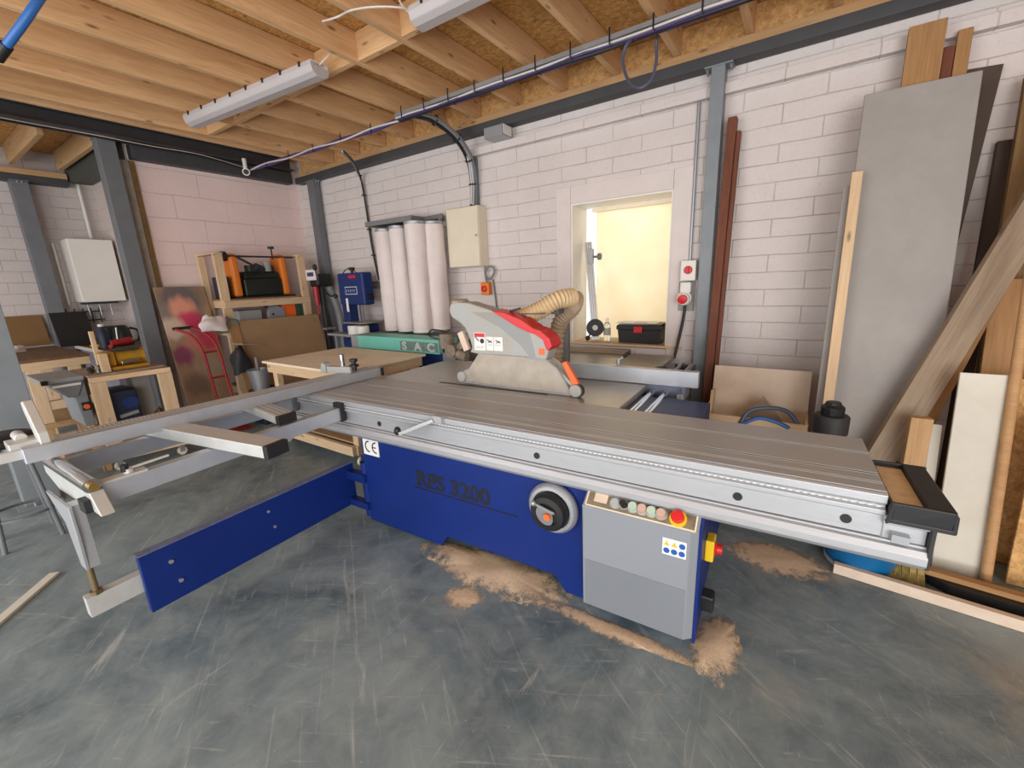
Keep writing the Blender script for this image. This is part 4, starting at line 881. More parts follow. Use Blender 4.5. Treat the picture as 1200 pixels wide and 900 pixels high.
# ============================================================ RIGHT HAND TIMBER
e = empty('hardwood_post', (-0.60,3.78,0), 'tall reddish hardwood post with a rebate leaning by the steel post', 'timber')
plank('main_section', (-0.60,3.74,0.04), (-0.588,3.985,2.74), 0.062, 0.07, (0,-1,0.1), M['red'], e)
plank('rebate_strip', (-0.553,3.755,0.04), (-0.541,3.99,2.64), 0.03, 0.045, (0,-1,0.1), M['red'], e)
def leaning_board(name, x0, x1, yt, zt, yb, t, mat, label, cat='board', bev=0.003, ztop2=None, dx=0.0):
    up = V3((0,(yt-yb),zt)).normalized(); nrm = V3((0,-up.z,up.y))
    a = V3(((x0+x1)/2, yb, t/2*abs(up.y)+0.002)); b = V3(((x0+x1)/2+dx, yt, zt))
    return tag(plank(name, a, b, x1-x0, t, nrm, mat, None, bev), label, cat)
leaning_board('grey_board', 0.185, 0.70, 3.75, 2.64, 3.22, 0.02, M['greyboard'], 'large grey faced board leaning upright against the timber by the wall', bev=0.006)
leaning_board('dark_board', 0.28, 0.66, 4.03, 2.74, 3.72, 0.018, M['dkboard'], 'dark brown board behind the right edge of the large grey board', dx=0.175)
leaning_board('pine_plank', 0.365, 0.535, 3.9, 3.0, 3.56, 0.035, M['tan'], 'wide honey coloured plank showing above the top of the grey board', 'plank')
leaning_board('pine_plank', 0.60, 0.665, 3.965, 2.94, 3.62, 0.03, M['tan'], 'narrow pine plank end showing above the right part of the grey board', 'plank')
leaning_board('dark_offcut', 0.545, 0.595, 3.95, 2.86, 3.60, 0.04, M['red'], 'dark reddish strip between the two plank ends above the grey board', 'timber')
leaning_board('batten', 0.168, 0.223, 3.585, 2.17, 3.12, 0.03, M['pine'], 'pale pine batten leaning on the left edge of the grey board', 'batten')
leaning_board('grey_strip', 0.135, 0.17, 3.62, 2.1, 3.2, 0.02, M['concrete'], 'narrow grey strip leaning left of the pale batten', 'board')
leaning_board('timber_plank', 0.915, 1.05, 3.95, 2.62, 3.5, 0.05, M['brown'], 'tall brown plank leaning at the right edge behind the sloping board', 'plank')
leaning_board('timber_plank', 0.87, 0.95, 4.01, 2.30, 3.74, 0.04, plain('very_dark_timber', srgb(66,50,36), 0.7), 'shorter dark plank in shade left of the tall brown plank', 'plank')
A_ = V3((0.30,2.99,0.03)); B_ = Py(1200,266,3.5); 
o = plank('sloping_board', A_, B_+(B_-A_).normalized()*0.9, 0.15, 0.045, (0.3,-1,0.25), M['old']); tag(o, 'weathered grey brown board sloping up to the right across the timber pile', 'plank')
A_ = V3((0.47,3.1,0.03)); o = plank('sloping_batten', A_, Py(1175,325,3.5), 0.07, 0.03, (0.3,-1,0.25), M['tan']); tag(o, 'thin honey batten sloping just under the weathered board', 'batten')
leaning_board('tan_board', 0.88, 1.30, 3.60, 1.50, 3.22, 0.03, M['tan'], 'broad tan plank leaning behind the dowel at the right edge', 'plank')
leaning_board('white_board', 0.715, 0.892, 3.10, 1.045, 2.89, 0.02, M['whiteboard'], 'tall white faced board leaning in front of the timber pile')
leaning_board('white_board', 0.84, 0.955, 3.16, 0.80, 2.94, 0.02, M['concrete'], 'shorter pale grey board half hidden behind the tall white board')
leaning_board('white_strip', 0.655, 0.70, 3.14, 0.74, 2.96, 0.02, M['whiteboard'], 'narrow pale strip on the left of the tall white board')
leaning_board('post_offcut', 0.545, 0.635, 3.03, 0.80, 2.98, 0.07, M['pine2'], 'short upright post offcut beneath the sloping board', 'timber')
leaning_board('osb_offcut', 0.90, 1.30, 3.27, 1.0, 3.14, 0.018, M['osb2'], 'upright chipboard offcut behind the dowel pole')
leaning_board('osb_offcut', 1.0, 1.5, 3.02, 0.86, 2.93, 0.018, M['osb2'], 'nearer chipboard offcut right of the dowel pole')
b = Py(1197,394,3.12); a = Pz(1152,684,0.0); a = V3((a.x, a.y-0.02, 0.01))
o = MB().cyl(a, a+(b-a)*2.0, 0.022, n=18).build('dowel_pole', M['dowel'], smooth=True, origin=tuple(a)); tag(o, 'round wooden dowel pole leaning right of the white boards', 'pole')
o = plank('floor_batten', (0.28,2.60,0.03), (1.9,2.47,0.03), 0.035, 0.056, (0,0,1), M['mdf']); tag(o, 'long pale strip lying on the floor in front of the timber rack', 'batten')
o = plank('floor_batten', (0.60,2.755,0.066), (1.9,2.625,0.066), 0.05, 0.028, (0,0,1), M['tan']); tag(o, 'brown batten lying on the black slab just under the white boards', 'batten')
o = MB().prism([(0.74,2.68,0.001),(1.9,2.555,0.001),(1.9,2.68,0.001),(0.58,2.80,0.001)], (0,0,0.05)).build('void_slab', M['black']); tag(o, 'black slab standing for the dark void behind the long pale floor strip', 'mat')  # black slab added where there is only a dark gap under the batten
e = empty('hand_brush', (0.60,2.70,0.0), 'hand brush with yellow bristles lying between the floor battens', 'brush')
MB().box(0.50,0.66,2.70,2.727,0.082,0.105).build('handle', M['tan'], e, 0.005)
for k in range(5): MB().prism([(0.505+0.03*k,2.705,0.085),(0.53+0.03*k,2.705,0.085),(0.532+0.03*k,2.64,0.02),(0.502+0.03*k,2.64,0.02)],(0,0.012,0.012)).build('bristle_tuft', M['bristle'], e)
e = empty('blue_tub', (0.40,2.76,0), 'blue plastic tub on the floor under the right end of the saw', 'tub')
MB().lathe((0.40,2.76,0.0),(0,0,1),[(0,0),(0.15,0),(0.15,0.02),(0.155,0.03),(0.17,0.36),(0.16,0.36),(0.15,0.04),(0,0.04)],36).build('tub_body', M['bluebin'], e, smooth=True)
MB().lathe((0.40,2.76,0.0),(0,0,1),[(0.152,0.004),(0.158,0.006),(0.16,0.028),(0.156,0.03)],36).build('base_band', M['hood'], e)
o = MB().box(-0.42,0.12,2.98,3.24,0.0,0.24).build('shade_box', plain('shade_black', srgb(30,28,26), 0.8, 0, 0.3), bevel=0.01); tag(o, 'low black box added as the dark shade on the floor behind the control box', 'box')  # black box added to stand for the shadow band below the saw rail
# crate of offcuts
e = empty('offcut_crate', (-0.2,3.5,0), 'open pine crate of offcuts behind the saw under the window wall', 'crate')
plank('front_panel', (-0.55,3.30,0.30), (0.105,3.30,0.30), 0.02, 0.58, (0,0,1), M['pine'], e)
plank('back_panel', (-0.55,3.72,0.30), (0.105,3.72,0.30), 0.02, 0.58, (0,0,1), M['pine'], e)
for x in (-0.545,0.10): plank('side_panel', (x,3.31,0.30), (x,3.71,0.30), 0.02, 0.58, (0,0,1), M['pine'], e)
plank('crate_floor', (-0.54,3.51,0.03), (0.09,3.51,0.03), 0.40, 0.02, (0,0,1), M['pine'], e)
def tilt(name, pts, vec, mat, label): return tag(MB().prism(pts, vec).build(name, mat, bevel=0.002), label, 'board')
def quad(p1, p2, Yt, Yb, z): pass
T0 = Py(838,432,3.68); T1 = Py(953,431,3.68)
o = plank('mdf_offcut', ((T0.x+T1.x)/2, 3.50, 0.05), ((T0.x+T1.x)/2, 3.68, (T0.z+T1.z)/2), T1.x-T0.x, 0.018, (0,-1,0.2), M['mdf']); tag(o, 'pinkish brown fibreboard square standing in the pine crate', 'board')
o = plank('side_offcut', (-0.515,3.36,0.06), (-0.50,3.44,0.74), 0.12, 0.02, (-1,0,0.1), M['pine']); tag(o, 'pale offcut standing at the left inside the pine crate', 'board')
c0 = V3((-0.17,3.40,0.55)); o = MB().prism([c0+V3((-0.22,0,-0.1)), c0+V3((0.22,0,-0.1)), c0+V3((0.0,0.04,0.17))], (0,0.015,0)).build('triangle_offcut', M['old']); tag(o, 'triangular board corner poking up behind the blue hose', 'board')
o = MB().tube([Py(866,500,3.27),Py(878,482,3.3),Py(903,478,3.33),Py(925,484,3.35),Py(938,505,3.34)],0.014,10,8).build('hose_loop', plain('grey_blue_hose', srgb(74,90,116),0.45)); tag(o, 'upper grey blue hose loop in the pine crate', 'hose')
o = MB().tube([Py(868,498,3.26),Py(888,490,3.27),Py(908,494,3.28),Py(925,502,3.28)],0.013,10,8).build('hose_loop', M['bluehose']); tag(o, 'lower bright blue hose loop in the pine crate', 'hose')
cx, cy = 0.20, 2.92
e = empty('black_canister', (cx,cy,0), 'tall black canister with stepped cap behind the saw table', 'canister')
MB().lathe((cx,cy,0),(0,0,1),[(0,0),(0.08,0),(0.08,0.66),(0.076,0.68),(0.085,0.685),(0.085,0.78),(0.078,0.79),(0,0.79)],32).build('canister_body', M['rubber'], e, smooth=True)
MB().lathe((cx,cy,0.79),(0,0,1),[(0,0),(0.055,0),(0.058,0.045),(0.04,0.06),(0.035,0.075),(0,0.075)],12).build('cap', M['black'], e, 0.003)

# ============================================================ WORK TABLE BEHIND THE FENCE
def castor(x, y, parent, dz=0.0):
    cst = MB().bar((x,y,0.1),(x,y,0.108),0.05,0.05,(1,0,0)).box(x-0.02,x-0.016,y-0.02,y+0.02,0.035,0.1).box(x+0.016,x+0.02,y-0.02,y+0.02,0.035,0.1).build('castor', M['tray'], parent)
    MB().cyl((x-0.014,y,0.04),(x+0.014,y,0.04),0.04,n=20).build('wheel', M['cream'], cst)
x0, x1, y0, y1, zt = -4.52, -3.17, 2.10, 3.08, 0.90
e = empty('work_table', ((x0+x1)/2,(y0+y1)/2,0), 'large pale wooden work table on castors behind the saw fence', 'table')
plank('table_top', (x0,(y0+y1)/2,zt-0.011), (x1,(y0+y1)/2,zt-0.011), y1-y0, 0.022, (0,0,1), M['birch'], e)
for y in (y0+0.05,y1-0.05): plank('apron', (x0+0.03,y,zt-0.07), (x1-0.03,y,zt-0.07), 0.04, 0.095, (0,0,1), M['pine'], e); plank('bottom_rail', (x0+0.05,y,0.155), (x1-0.05,y,0.155), 0.04, 0.09, (0,0,1), M['pine'], e)
for x in (x0+0.05,x1-0.05):
    plank('apron', (x,y0+0.071,zt-0.07), (x,y1-0.071,zt-0.07), 0.04, 0.095, (0,0,1), M['pine'], e); plank('bottom_rail', (x,y0+0.071,0.155), (x,y1-0.071,0.155), 0.04, 0.09, (0,0,1), M['pine'], e)
    for y in (y0+0.11,y1-0.11): plank('leg', (x*0.985+0.015*(x0+x1)/2,y,0.201), (x*0.985+0.015*(x0+x1)/2,y,zt-0.118), 0.075, 0.06, (0,1,0), M['pine'], e); castor(x,y,e)
plank('shelf', (x0+0.08,(y0+y1)/2,0.21), (x1-0.08,(y0+y1)/2,0.21), 0.8, 0.018, (0,0,1), M['card'], e)
o = plank('cardboard_panel', (-3.5,3.0,0.222), (-3.5,3.0,0.75), 1.0, 0.01, (0,-1,0), M['card']); o['label'] = 'brown panel standing on the work table shelf'; o['category'] = 'board'

# ============================================================ DUST EXTRACTOR AND TURQUOISE MACHINE
e = empty('dust_extractor', (-4.0,3.72,0), 'dust extractor with four white hanging filter bags on the back wall', 'dust extractor')
bags = [((462,385),3.80,0.115),((478,386),3.74,0.115),((497,387),3.62,0.125),((516,384),3.78,0.12)]
for k, ((bx, by), Y, r) in enumerate(bags):
    p = Py(bx, by, Y); zt_ = 2.27
    lo = p.z-0.02; mb = MB(); n_ = 28; vs = []; fs = []; rings = 16
    rnd = random.Random(k+3)
    ph = [rnd.random()*6 for _ in range(4)]
    for i in range(rings+1):
        q = i/rings; z = lo+(zt_-lo)*q
        for j in range(n_):
            t = 2*pi*j/n_; rr = r*(1+0.05*math.sin(3*t+ph[0]+2*q)+0.03*math.sin(5*t+ph[1]-3*q)+0.02*math.sin(9*q*2+ph[2]))
            if i in (0, rings): rr = r*0.97
            vs.append((p.x+rr*math.cos(t), p.y+rr*math.sin(t), z))
    for i in range(rings):
        for j in range(n_): fs.append((i*n_+j, i*n_+(j+1)%n_, (i+1)*n_+(j+1)%n_, (i+1)*n_+j))
    fs.append(list(range(n_))); fs.append([rings*n_+j for j in range(n_)]); mb._add(vs, fs)
    bg = mb.build('filter_bag', M['fabric'], e, smooth=True)
    MB().lathe((p.x,p.y,zt_-0.02),(0,0,1),[(r*0.98,0),(r*1.02,0.004),(r*1.02,0.03),(r*0.98,0.034)],28).build('bag_clamp', M['tray'], bg)
    MB().lathe((p.x,p.y,lo),(0,0,1),[(r*0.97,0),(r*1.02,0.004),(r*1.02,0.03),(r*0.97,0.034)],28).build('bag_clamp', M['white'], bg)
MB().prism([Pz(428,266,2.32),Pz(482,258,2.32),Pz(524,263,2.32),(-3.52,3.86,2.32),(-4.7,4.0,2.32)], (0,0,0.055)).build('top_frame', M['greypipe'], e)
MB().box(-4.75,-4.72,3.98,4.01,0.9,2.32).box(-3.56,-3.53,3.83,3.86,0.95,2.32).build('frame_post', M['greypipe'], e)
MB().box(-4.50,-3.36,3.50,4.0,0.30,1.0).build('collector_body', M['steel_l'], e, 0.01)
for x in (-4.4,-3.45): MB().box(x-0.04,x+0.04,3.55,3.95,0,0.30).build('foot', M['steel'], e)
e = empty('planer_machine', (-3.8,3.3,0), 'turquoise planing machine with grey logo tiles in front of the dust bags', 'planer')
X0_, X1_ = -4.38, -3.06
def fy(x): return 3.32
MB().box(X0_,X1_,3.16,3.22,0.885,1.035).build('front_panel', M['teal'], e, 0.006)
MB().box(X0_-0.14,X0_-0.004,3.17,3.46,0.02,1.03).build('end_column', M['hood_d'], e, 0.006)
MB().box(X1_+0.004,X1_+0.18,3.20,3.44,0.02,0.90).build('end_column', M['steel_l'], e, 0.006)
MB().box(X0_,X1_,3.222,3.46,0.95,1.03).build('bed', M['teal'], e, 0.004)
MB().box(X0_+0.1,X1_-0.05,3.24,3.45,0.0,0.945).build('machine_base', M['navy'], e, 0.006)
for k, chh in enumerate('SAC'):
    xx = -3.63+0.19*k; tl_ = MB().box(xx,xx+0.178,3.154,3.16,0.905,1.005).build('logo_tile', M['sacgrey'], e)
    text_mesh('lettering', chh, 0.118, M['sacletter'], tl_, (xx+0.03,3.1535,0.914), (1,0,0), (0,0,1), 0.001, 1.3, 0.005)
# grey bench with bandsaw, rolls
e = empty('metal_bench', (-4.95,3.6,0), 'low grey metal bench under the blue bandsaw', 'bench')
MB().box(-5.36,-4.56,3.40,3.9,0.965,0.995).build('bench_top', M['hood_d'], e, 0.004)
for x in (-5.2,-4.62):
    for y in (3.44,3.86): MB().box(x-0.025,x+0.025,y-0.025,y+0.025,0,0.965).build('leg', M['steel_l'], e)
o = MB().box(-5.12,-4.68,3.47,3.82,0.35,0.93).build('blue_cabinet', M['navy'], bevel=0.01); tag(o, 'dark blue box standing under the grey metal bench', 'box')
MB().box(-5.19,-4.63,3.43,3.87,0.30,0.34).build('lower_shelf', M['steel_l'], e)
bx0 = Py(397,319,3.66).x; bx1 = Py(427,322,3.66).x
e = empty('bandsaw', ((bx0+bx1)/2,3.7,0.995), 'navy blue bench bandsaw standing on the grey metal bench', 'bandsaw')
MB().box(bx0,bx1,3.62,3.78,1.36,1.78).build('upper_housing', M['navy'], e, 0.02)
MB().box(bx0+0.02,bx0+0.17,3.63,3.77,1.10,1.358).build('column', M['navy'], e, 0.006)
MB().box(bx0+0.0,bx1,3.60,3.80,0.997,1.10).build('lower_housing', M['navy'], e, 0.015)
MB().box(bx0+0.16,bx1+0.05,3.52,3.86,1.12,1.14).build('saw_table', M['iron'], e)
MB().bar((bx0+0.36,3.66,1.14),(bx0+0.36,3.66,1.36),0.02,0.03,(0,1,0)).bar((bx0+0.42,3.66,1.16),(bx0+0.42,3.66,1.36),0.02,0.02,(0,1,0)).build('blade_guide', M['tray'], e)
MB().lathe((bx0+0.26,3.68,1.78),(0,0,1),[(0,0),(0.02,0),(0.02,0.03),(0.04,0.035),(0.04,0.07),(0,0.075)],12).build('tension_knob', M['black'], e)
MB().tube([(bx0+0.08,3.64,1.74),(bx0+0.16,3.63,1.80),(bx0+0.26,3.63,1.835),(bx0+0.38,3.63,1.80),(bx0+0.44,3.64,1.74)],0.006,6,6).build('handle_wire', M['black'], e)
MB().cyl((bx1,3.7,1.47),(bx1+0.05,3.7,1.47),0.035).build('side_knob', M['black'], e)
lg = MB().box(bx0+0.15,bx0+0.40,3.617,3.62,1.50,1.60).build('maker_plate', M['paper'], e)
MB().box(bx0+0.157,bx0+0.393,3.6155,3.6172,1.507,1.593).build('plate_face', M['navy'], lg)
sc_ = MB()
for k in range(5): sc_.bar((bx0+0.18+0.04*k,3.6145,1.53+0.005*(k%2)),(bx0+0.195+0.04*k,3.6145,1.565),0.003,0.008,(0,1,0))
sc_.build('illegible_mark', M['paper'], lg)
MB().box(bx0+0.25,bx0+0.40,3.616,3.62,1.71,1.745).build('red_label', M['redp'], e)
MB().box(bx0+0.145,bx0+0.19,3.612,3.616,1.27,1.45).build('paper_tag', M['paper'], e)
for k in range(2):
    o = MB().lathe((-4.83+0.17*k,3.46,0.997),(0,0,1),[(0.03,0),(0.08,0),(0.082,0.01),(0.082,0.10),(0.08,0.11),(0.03,0.11)],24).build('paper_roll', M['white'], smooth=True)
    tag(o, ['left white paper roll on the front edge of the grey metal bench','right white paper roll on the grey metal bench, next to the turquoise planer'][k], 'roll', 'paper rolls')
# drill press in the corner
p = Py(370,318,3.68)
e = empty('drill_press', (p.x,3.690,0), 'black pillar drill with a white display panel in the corner', 'drill press')
MB().cyl((p.x-0.03,3.750,0.05),(p.x-0.03,3.750,1.62),0.04).build('pillar', M['rubber'], e, smooth=True)
MB().box(p.x-0.16,p.x+0.05,3.62,3.85,0,0.05).build('base', M['black'], e, 0.01)
MB().box(p.x-0.10,p.x+0.09,3.62,3.87,1.62,1.80).build('head', M['black'], e, 0.02)
MB().box(p.x-0.13,p.x+0.10,3.60,3.615,1.71,1.86).build('display_panel', M['paper'], e, 0.008)
MB().box(p.x-0.09,p.x+0.06,3.594,3.60,1.765,1.82).build('screen', M['violet'], e)
MB().cyl((p.x,3.640,1.36),(p.x,3.640,1.62),0.035,0.045).cyl((p.x,3.640,1.22),(p.x,3.640,1.36),0.012).build('chuck', M['redm'], e)
MB().tube([(p.x+0.09,3.640,1.66),(p.x+0.16,3.590,1.74),(p.x+0.2,3.550,1.86)],0.012,8,5).build('lever', M['chrome'], e); MB().ball((p.x+0.205,3.545,1.88),0.03,(1,1,1.5)).build('lever_knob', M['black'], e)
MB().tube([(p.x+0.06,3.690,1.66),(p.x+0.22,3.690,1.50),(p.x+0.34,3.710,1.48)],0.012,8,5).ball((p.x+0.35,3.710,1.48),0.03).build('feed_lever', M['black'], e)
MB().box(p.x-0.13,p.x+0.13,3.63,3.80,1.0,1.03).build('drill_table', M['iron'], e, 0.004)
o = MB().tube([(p.x+0.1,3.790,1.6),(p.x+0.2,3.810,1.35),(p.x+0.28,3.790,1.05),(p.x+0.3,3.770,0.6)],0.05,10,6).build('extract_hose', M['greypipe']); tag(o, 'grey brown extraction hose hanging beside the pillar drill', 'hose')

# ============================================================ RACK WITH ORANGE PLANER, SHEET, BOARD
e = empty('timber_rack', (-6.25,3.0,0), 'pale timber rack with open shelves against the pink white wall', 'rack')
for x, w_ in ((-6.02,0.10),(-6.5,0.08)):
    for y in (2.50,3.56): plank('post', (x,y,0), (x,y,2.05), w_, 0.05, (1,0,0), M['pine'], e)
for y in (2.50,3.56): plank('top_rail', (-6.56,y,2.06), (-5.97,y,2.06), 0.09, 0.02, (0,0,1), M['pine'], e)
for z in (1.44,1.08,0.3):
    plank('shelf_rail', (-5.99,2.46,z), (-5.99,3.60,z), 0.045, 0.09, (0,0,1), M['pine'], e)
    plank('shelf_rail', (-6.52,2.46,z), (-6.52,3.60,z), 0.045, 0.09, (0,0,1), M['pine'], e)
    plank('shelf', (-6.26,2.53,z+0.055), (-6.26,3.53,z+0.055), 0.48, 0.018, (0,0,1), M['card'], e)
    for y in (2.50,3.56): plank('end_rail', (-6.49,y+(0.04 if y<3 else -0.04),z), (-6.02,y+(0.04 if y<3 else -0.04),z), 0.03, 0.09, (0,0,1), M['pine'], e)
zb = 1.506
e = empty('thickness_planer', (-6.2,3.0,zb), 'orange and black thicknesser on the top shelf of the timber rack', 'planer')
MB().box(-6.36,-6.07,2.78,3.28,zb+0.02,zb+0.25).prism([(-6.36,2.80,zb+0.25),(-6.07,2.80,zb+0.25),(-6.10,2.80,zb+0.34),(-6.33,2.80,zb+0.34)],(0,0.46,0)).build('cutter_body', plain('dark_green_black', srgb(24,30,24), 0.4, 0, 0.3), e, 0.02)
MB().cyl((-6.2,2.95,zb+0.34),(-6.2,2.95,zb+0.42),0.07).cyl((-6.12,2.92,zb+0.37),(-6.12,3.2,zb+0.37),0.045).build('motor', M['rubber'], e, smooth=True)
MB().cyl((-6.1,3.12,zb+0.34),(-6.1,3.12,zb+0.46),0.05).build('gear_cover', M['hood_d'], e, smooth=True)
MB().box(-6.46,-6.02,2.63,3.42,zb,zb+0.02).build('base_plate', M['black'], e)
for y in (2.66,3.29): MB().prism([(-6.36,y,zb+0.02),(-6.08,y,zb+0.02),(-6.08,y,zb+0.52),(-6.13,y,zb+0.57),(-6.31,y,zb+0.57),(-6.36,y,zb+0.52)], (0,0.10,0)).build('side_panel', M['orange_m'], e, 0.03)
MB().cyl((-6.1,2.60,zb+0.53),(-6.1,3.5,zb+0.53),0.012).build('carry_bar', M['rubber'], e)
MB().bar((-6.1,2.76,zb+0.52),(-6.08,3.0,zb+0.38),0.04,0.02).cyl((-6.1,3.05,zb+0.36),(-6.06,2.95,zb+0.40),0.05).build('height_crank', M['rubber'], e)
MB().cyl((-6.15,3.24,zb+0.5),(-6.15,3.24,zb+0.64),0.01).lathe((-6.15,3.24,zb+0.64),(0,0,1),[(0,0),(0.04,0),(0.04,0.03),(0,0.03)],14).build('top_knob', M['black'], e)
MB().lathe((-6.16,2.60,zb+0.53),(0,1,0),[(0,0),(0.06,0),(0.06,0.055),(0,0.055)],16).build('motor_end', M['rubber'], e)
o = MB().box(-6.44,-6.1,2.56,2.615,zb,zb+0.28).build('dark_case', M['dkblue'], bevel=0.01); tag(o, 'dark case squeezed at the left end of the rack top shelf', 'case')
zb = 1.145
e = empty('chop_saw', (-6.15,3.15,zb), 'orange and grey saw on the middle shelf of the rack', 'saw')
MB().box(-6.24,-6.06,3.22,3.42,zb,zb+0.26).build('motor_housing', M['orange'], e, 0.02)
MB().lathe((-6.05,3.12,zb+0.12),(1,0,0),[(0,-0.03),(0.12,-0.03),(0.125,0),(0.115,0.02),(0,0.025)],28).build('blade_cover', M['grey'], e, smooth=True)
MB().cyl((-6.03,3.06,zb+0.13),(-6.02,3.06,zb+0.13),0.015).build('spindle', M['black'], e)
MB().tube([(-6.1,3.0,zb+0.22),(-6.1,3.1,zb+0.28),(-6.1,3.2,zb+0.25)],0.018,8,5).build('handle', M['rubber'], e)
o = MB().box(-6.4,-6.1,3.44,3.53,zb,zb+0.27).build('green_case', M['green'], bevel=0.012); tag(o, 'dark green case at the right end of the middle rack shelf', 'case')
o = MB().box(-6.45,-6.2,2.7,3.0,zb,zb+0.2).build('grey_box', M['hood'], bevel=0.01); tag(o, 'pale grey box on the middle rack shelf left of the orange saw', 'box')
def lump(name, c, s, mat, label, cat, seed, parent=None):
    rnd = random.Random(seed); mb = MB(); n_ = 22; vs = []; fs = []; R = 12
    ph = [rnd.random()*6 for _ in range(6)]
    for i in range(R+1):
        a = pi*i/R
        for j in range(n_):
            t = 2*pi*j/n_; q = 1+0.13*math.sin(3*t+ph[0]+2*a)+0.1*math.sin(2*t+ph[1]-3*a)+0.08*math.sin(5*a+ph[2]+t)
            if i in (0, R): q = 1
            vs.append((c[0]+s[0]*q*math.sin(a)*math.cos(t), c[1]+s[1]*q*math.sin(a)*math.sin(t), c[2]+s[2]*(q*math.cos(a) if math.cos(a) > -0.5 else -0.5)))
    for i in range(R):
        for j in range(n_): fs.append((i*n_+j,(i+1)*n_+j,(i+1)*n_+(j+1)%n_,i*n_+(j+1)%n_))
    mb._add(vs, fs); o = mb.build(name, mat, smooth=True); return tag(o, label, cat)
lump('cloth_bundle', (-5.80,2.22,1.21), (0.11,0.15,0.11), M['fabric'], 'crumpled pale cloth hanging over the red hand truck', 'cloth', 4)
lump('grey_bag', (-5.93,2.44,1.16), (0.10,0.12,0.12), plain('grey_green_bag', srgb(120,122,110), 0.8, 0, 0.2), 'grey green bag hanging at the left front post of the rack', 'bag', 9)
o = plank('hardboard_sheet', (-5.62,3.02,0.005), (-5.88,3.02,1.23), 1.20, 0.02, (1,0,0.15), M['card']); tag(o, 'large brown hardboard sheet leaning on the front of the rack', 'board')
o = plank('hardboard_sheet', (-5.59,2.46,0.005), (-5.845,2.46,1.19), 0.12, 0.012, (1,0,0.15), M['tan']); tag(o, 'narrow brown strip at the left end of the hardboard sheet', 'board')
o = plank('painted_board', (-6.12,2.19,0.005), (-6.46,2.19,1.68), 0.53, 0.015, (1,0,0.2), M['paint']); tag(o, 'board spray painted with a blurred red and purple picture', 'painting')
e = empty('hand_truck', (-5.78,2.12,0), 'red tubular hand truck leaning in front of the painted board', 'hand truck')
for y in (2.04,2.20): MB().tube([(-5.56,y,0.12),(-5.66,y,0.6),(-5.74,y,0.95),(-5.86,y-0.04,1.12),(-5.98,y-0.14,1.2)],0.015,10,6).build('upright', M['redm'], e, smooth=True)
for z, x in ((0.25,-5.59),(0.62,-5.665),(0.92,-5.735)): MB().cyl((x,2.04,z),(x,2.20,z),0.012).build('cross_bar', M['redm'], e)
MB().cyl((-5.985,1.88,1.205),(-5.985,2.08,1.205),0.018).build('handle_grip', M['black'], e)
MB().box(-5.56,-5.32,2.0,2.24,0.01,0.02).build('toe_plate', M['redm'], e)
for y in (1.97,2.27): MB().lathe((-5.64,y-0.03,0.115),(0,1,0),[(0,0),(0.08,0),(0.115,0.01),(0.115,0.05),(0.08,0.06),(0,0.06)],24).build('wheel', M['rubber'], e, smooth=True)
MB().cyl((-5.64,1.97,0.115),(-5.64,2.27,0.115),0.01).build('axle', M['tray'], e)
e = empty('steel_bucket', (-5.42,2.42,0.35), 'galvanised bucket on dark crates beside the hand truck', 'bucket')
MB().lathe((-5.42,2.46,0.42),(0,0,1),[(0,0),(0.09,0),(0.125,0.25),(0.118,0.25),(0.085,0.02),(0,0.02)],28).build('bucket_body', M['tray'], e, smooth=True)
MB().cyl((-5.42,2.46,0.55),(-5.42,2.46,0.82),0.02).build('stirring_rod', M['greypipe'], e)
o = MB().box(-5.56,-5.28,2.37,2.66,0.0,0.42).build('dark_crate', M['dkblue'], bevel=0.01); tag(o, 'dark crate under the galvanised bucket', 'crate')
lump('tool_bag', (-5.60,2.36,0.74), (0.08,0.10,0.2), M['rubber'], 'black bag stuffed in beside the red hand truck', 'bag', 14)
o = plank('loose_board', (-5.52,2.33,0.99), (-5.56,2.64,0.95), 0.2, 0.02, (0,0,1), M['old']); tag(o, 'dusty board lying across behind the galvanised bucket', 'board')

# ============================================================ LEFT BENCHES AND ALCOVE
zt = 0.90
e = empty('machine_stand', (-5.5,1.22,0), 'pale timber stand on castors with a yellow sander on top', 'stand')
fl, fr2, bl, br2 = (-5.20,0.99), (-5.12,1.46), (-5.82,0.99), (-5.78,1.46)
for (x, y), w_ in ((fl,0.11),(fr2,0.11),(bl,0.07),(br2,0.07)): plank('post', (x,y,0.108), (x,y,zt-0.047), w_, 0.05, (1,0,0), M['pine'], e); castor(x,y,e)
for a, b in ((fl,fr2),(bl,br2)):
    plank('top_rail', (a[0]+0.0,a[1]-0.055,zt-0.023), (b[0]+0.0,b[1]+0.055,zt-0.023), 0.05, 0.046, (0,0,1), M['pine'], e)
    plank('bottom_rail', (a[0]+0.05,a[1]-0.05,0.155), (b[0]+0.05,b[1]+0.05,0.155), 0.045, 0.09, (0,0,1), M['pine'], e)
plank('stand_top', (-5.84,1.22,zt+0.009), (-5.19,1.22,zt+0.009), 0.56, 0.018, (0,0,1), M['old'], e)
plank('lower_shelf', (-5.80,1.22,0.34), (-5.16,1.22,0.34), 0.46, 0.03, (0,0,1), M['tan'], e)
e = empty('compressor_unit', (-5.5,1.15,0.356), 'dark blue black machine box on the lower shelf of the pale stand', 'machine')
MB().box(-5.68,-5.30,1.06,1.27,0.358,0.72).build('housing', M['dkblue'], e, 0.015)
MB().cyl((-5.30,1.2,0.60),(-5.28,1.2,0.60),0.06).build('fan_cover', M['navy'], e)
for k in range(4): MB().cyl((-5.30,1.1+0.045*k,0.40),(-5.285,1.1+0.045*k,0.40),0.012).build('fitting', M['tray'], e)
MB().bar((-5.29,1.10,0.48),(-5.29,1.24,0.50),0.02,0.03).build('gauge_bar', M['tray'], e)
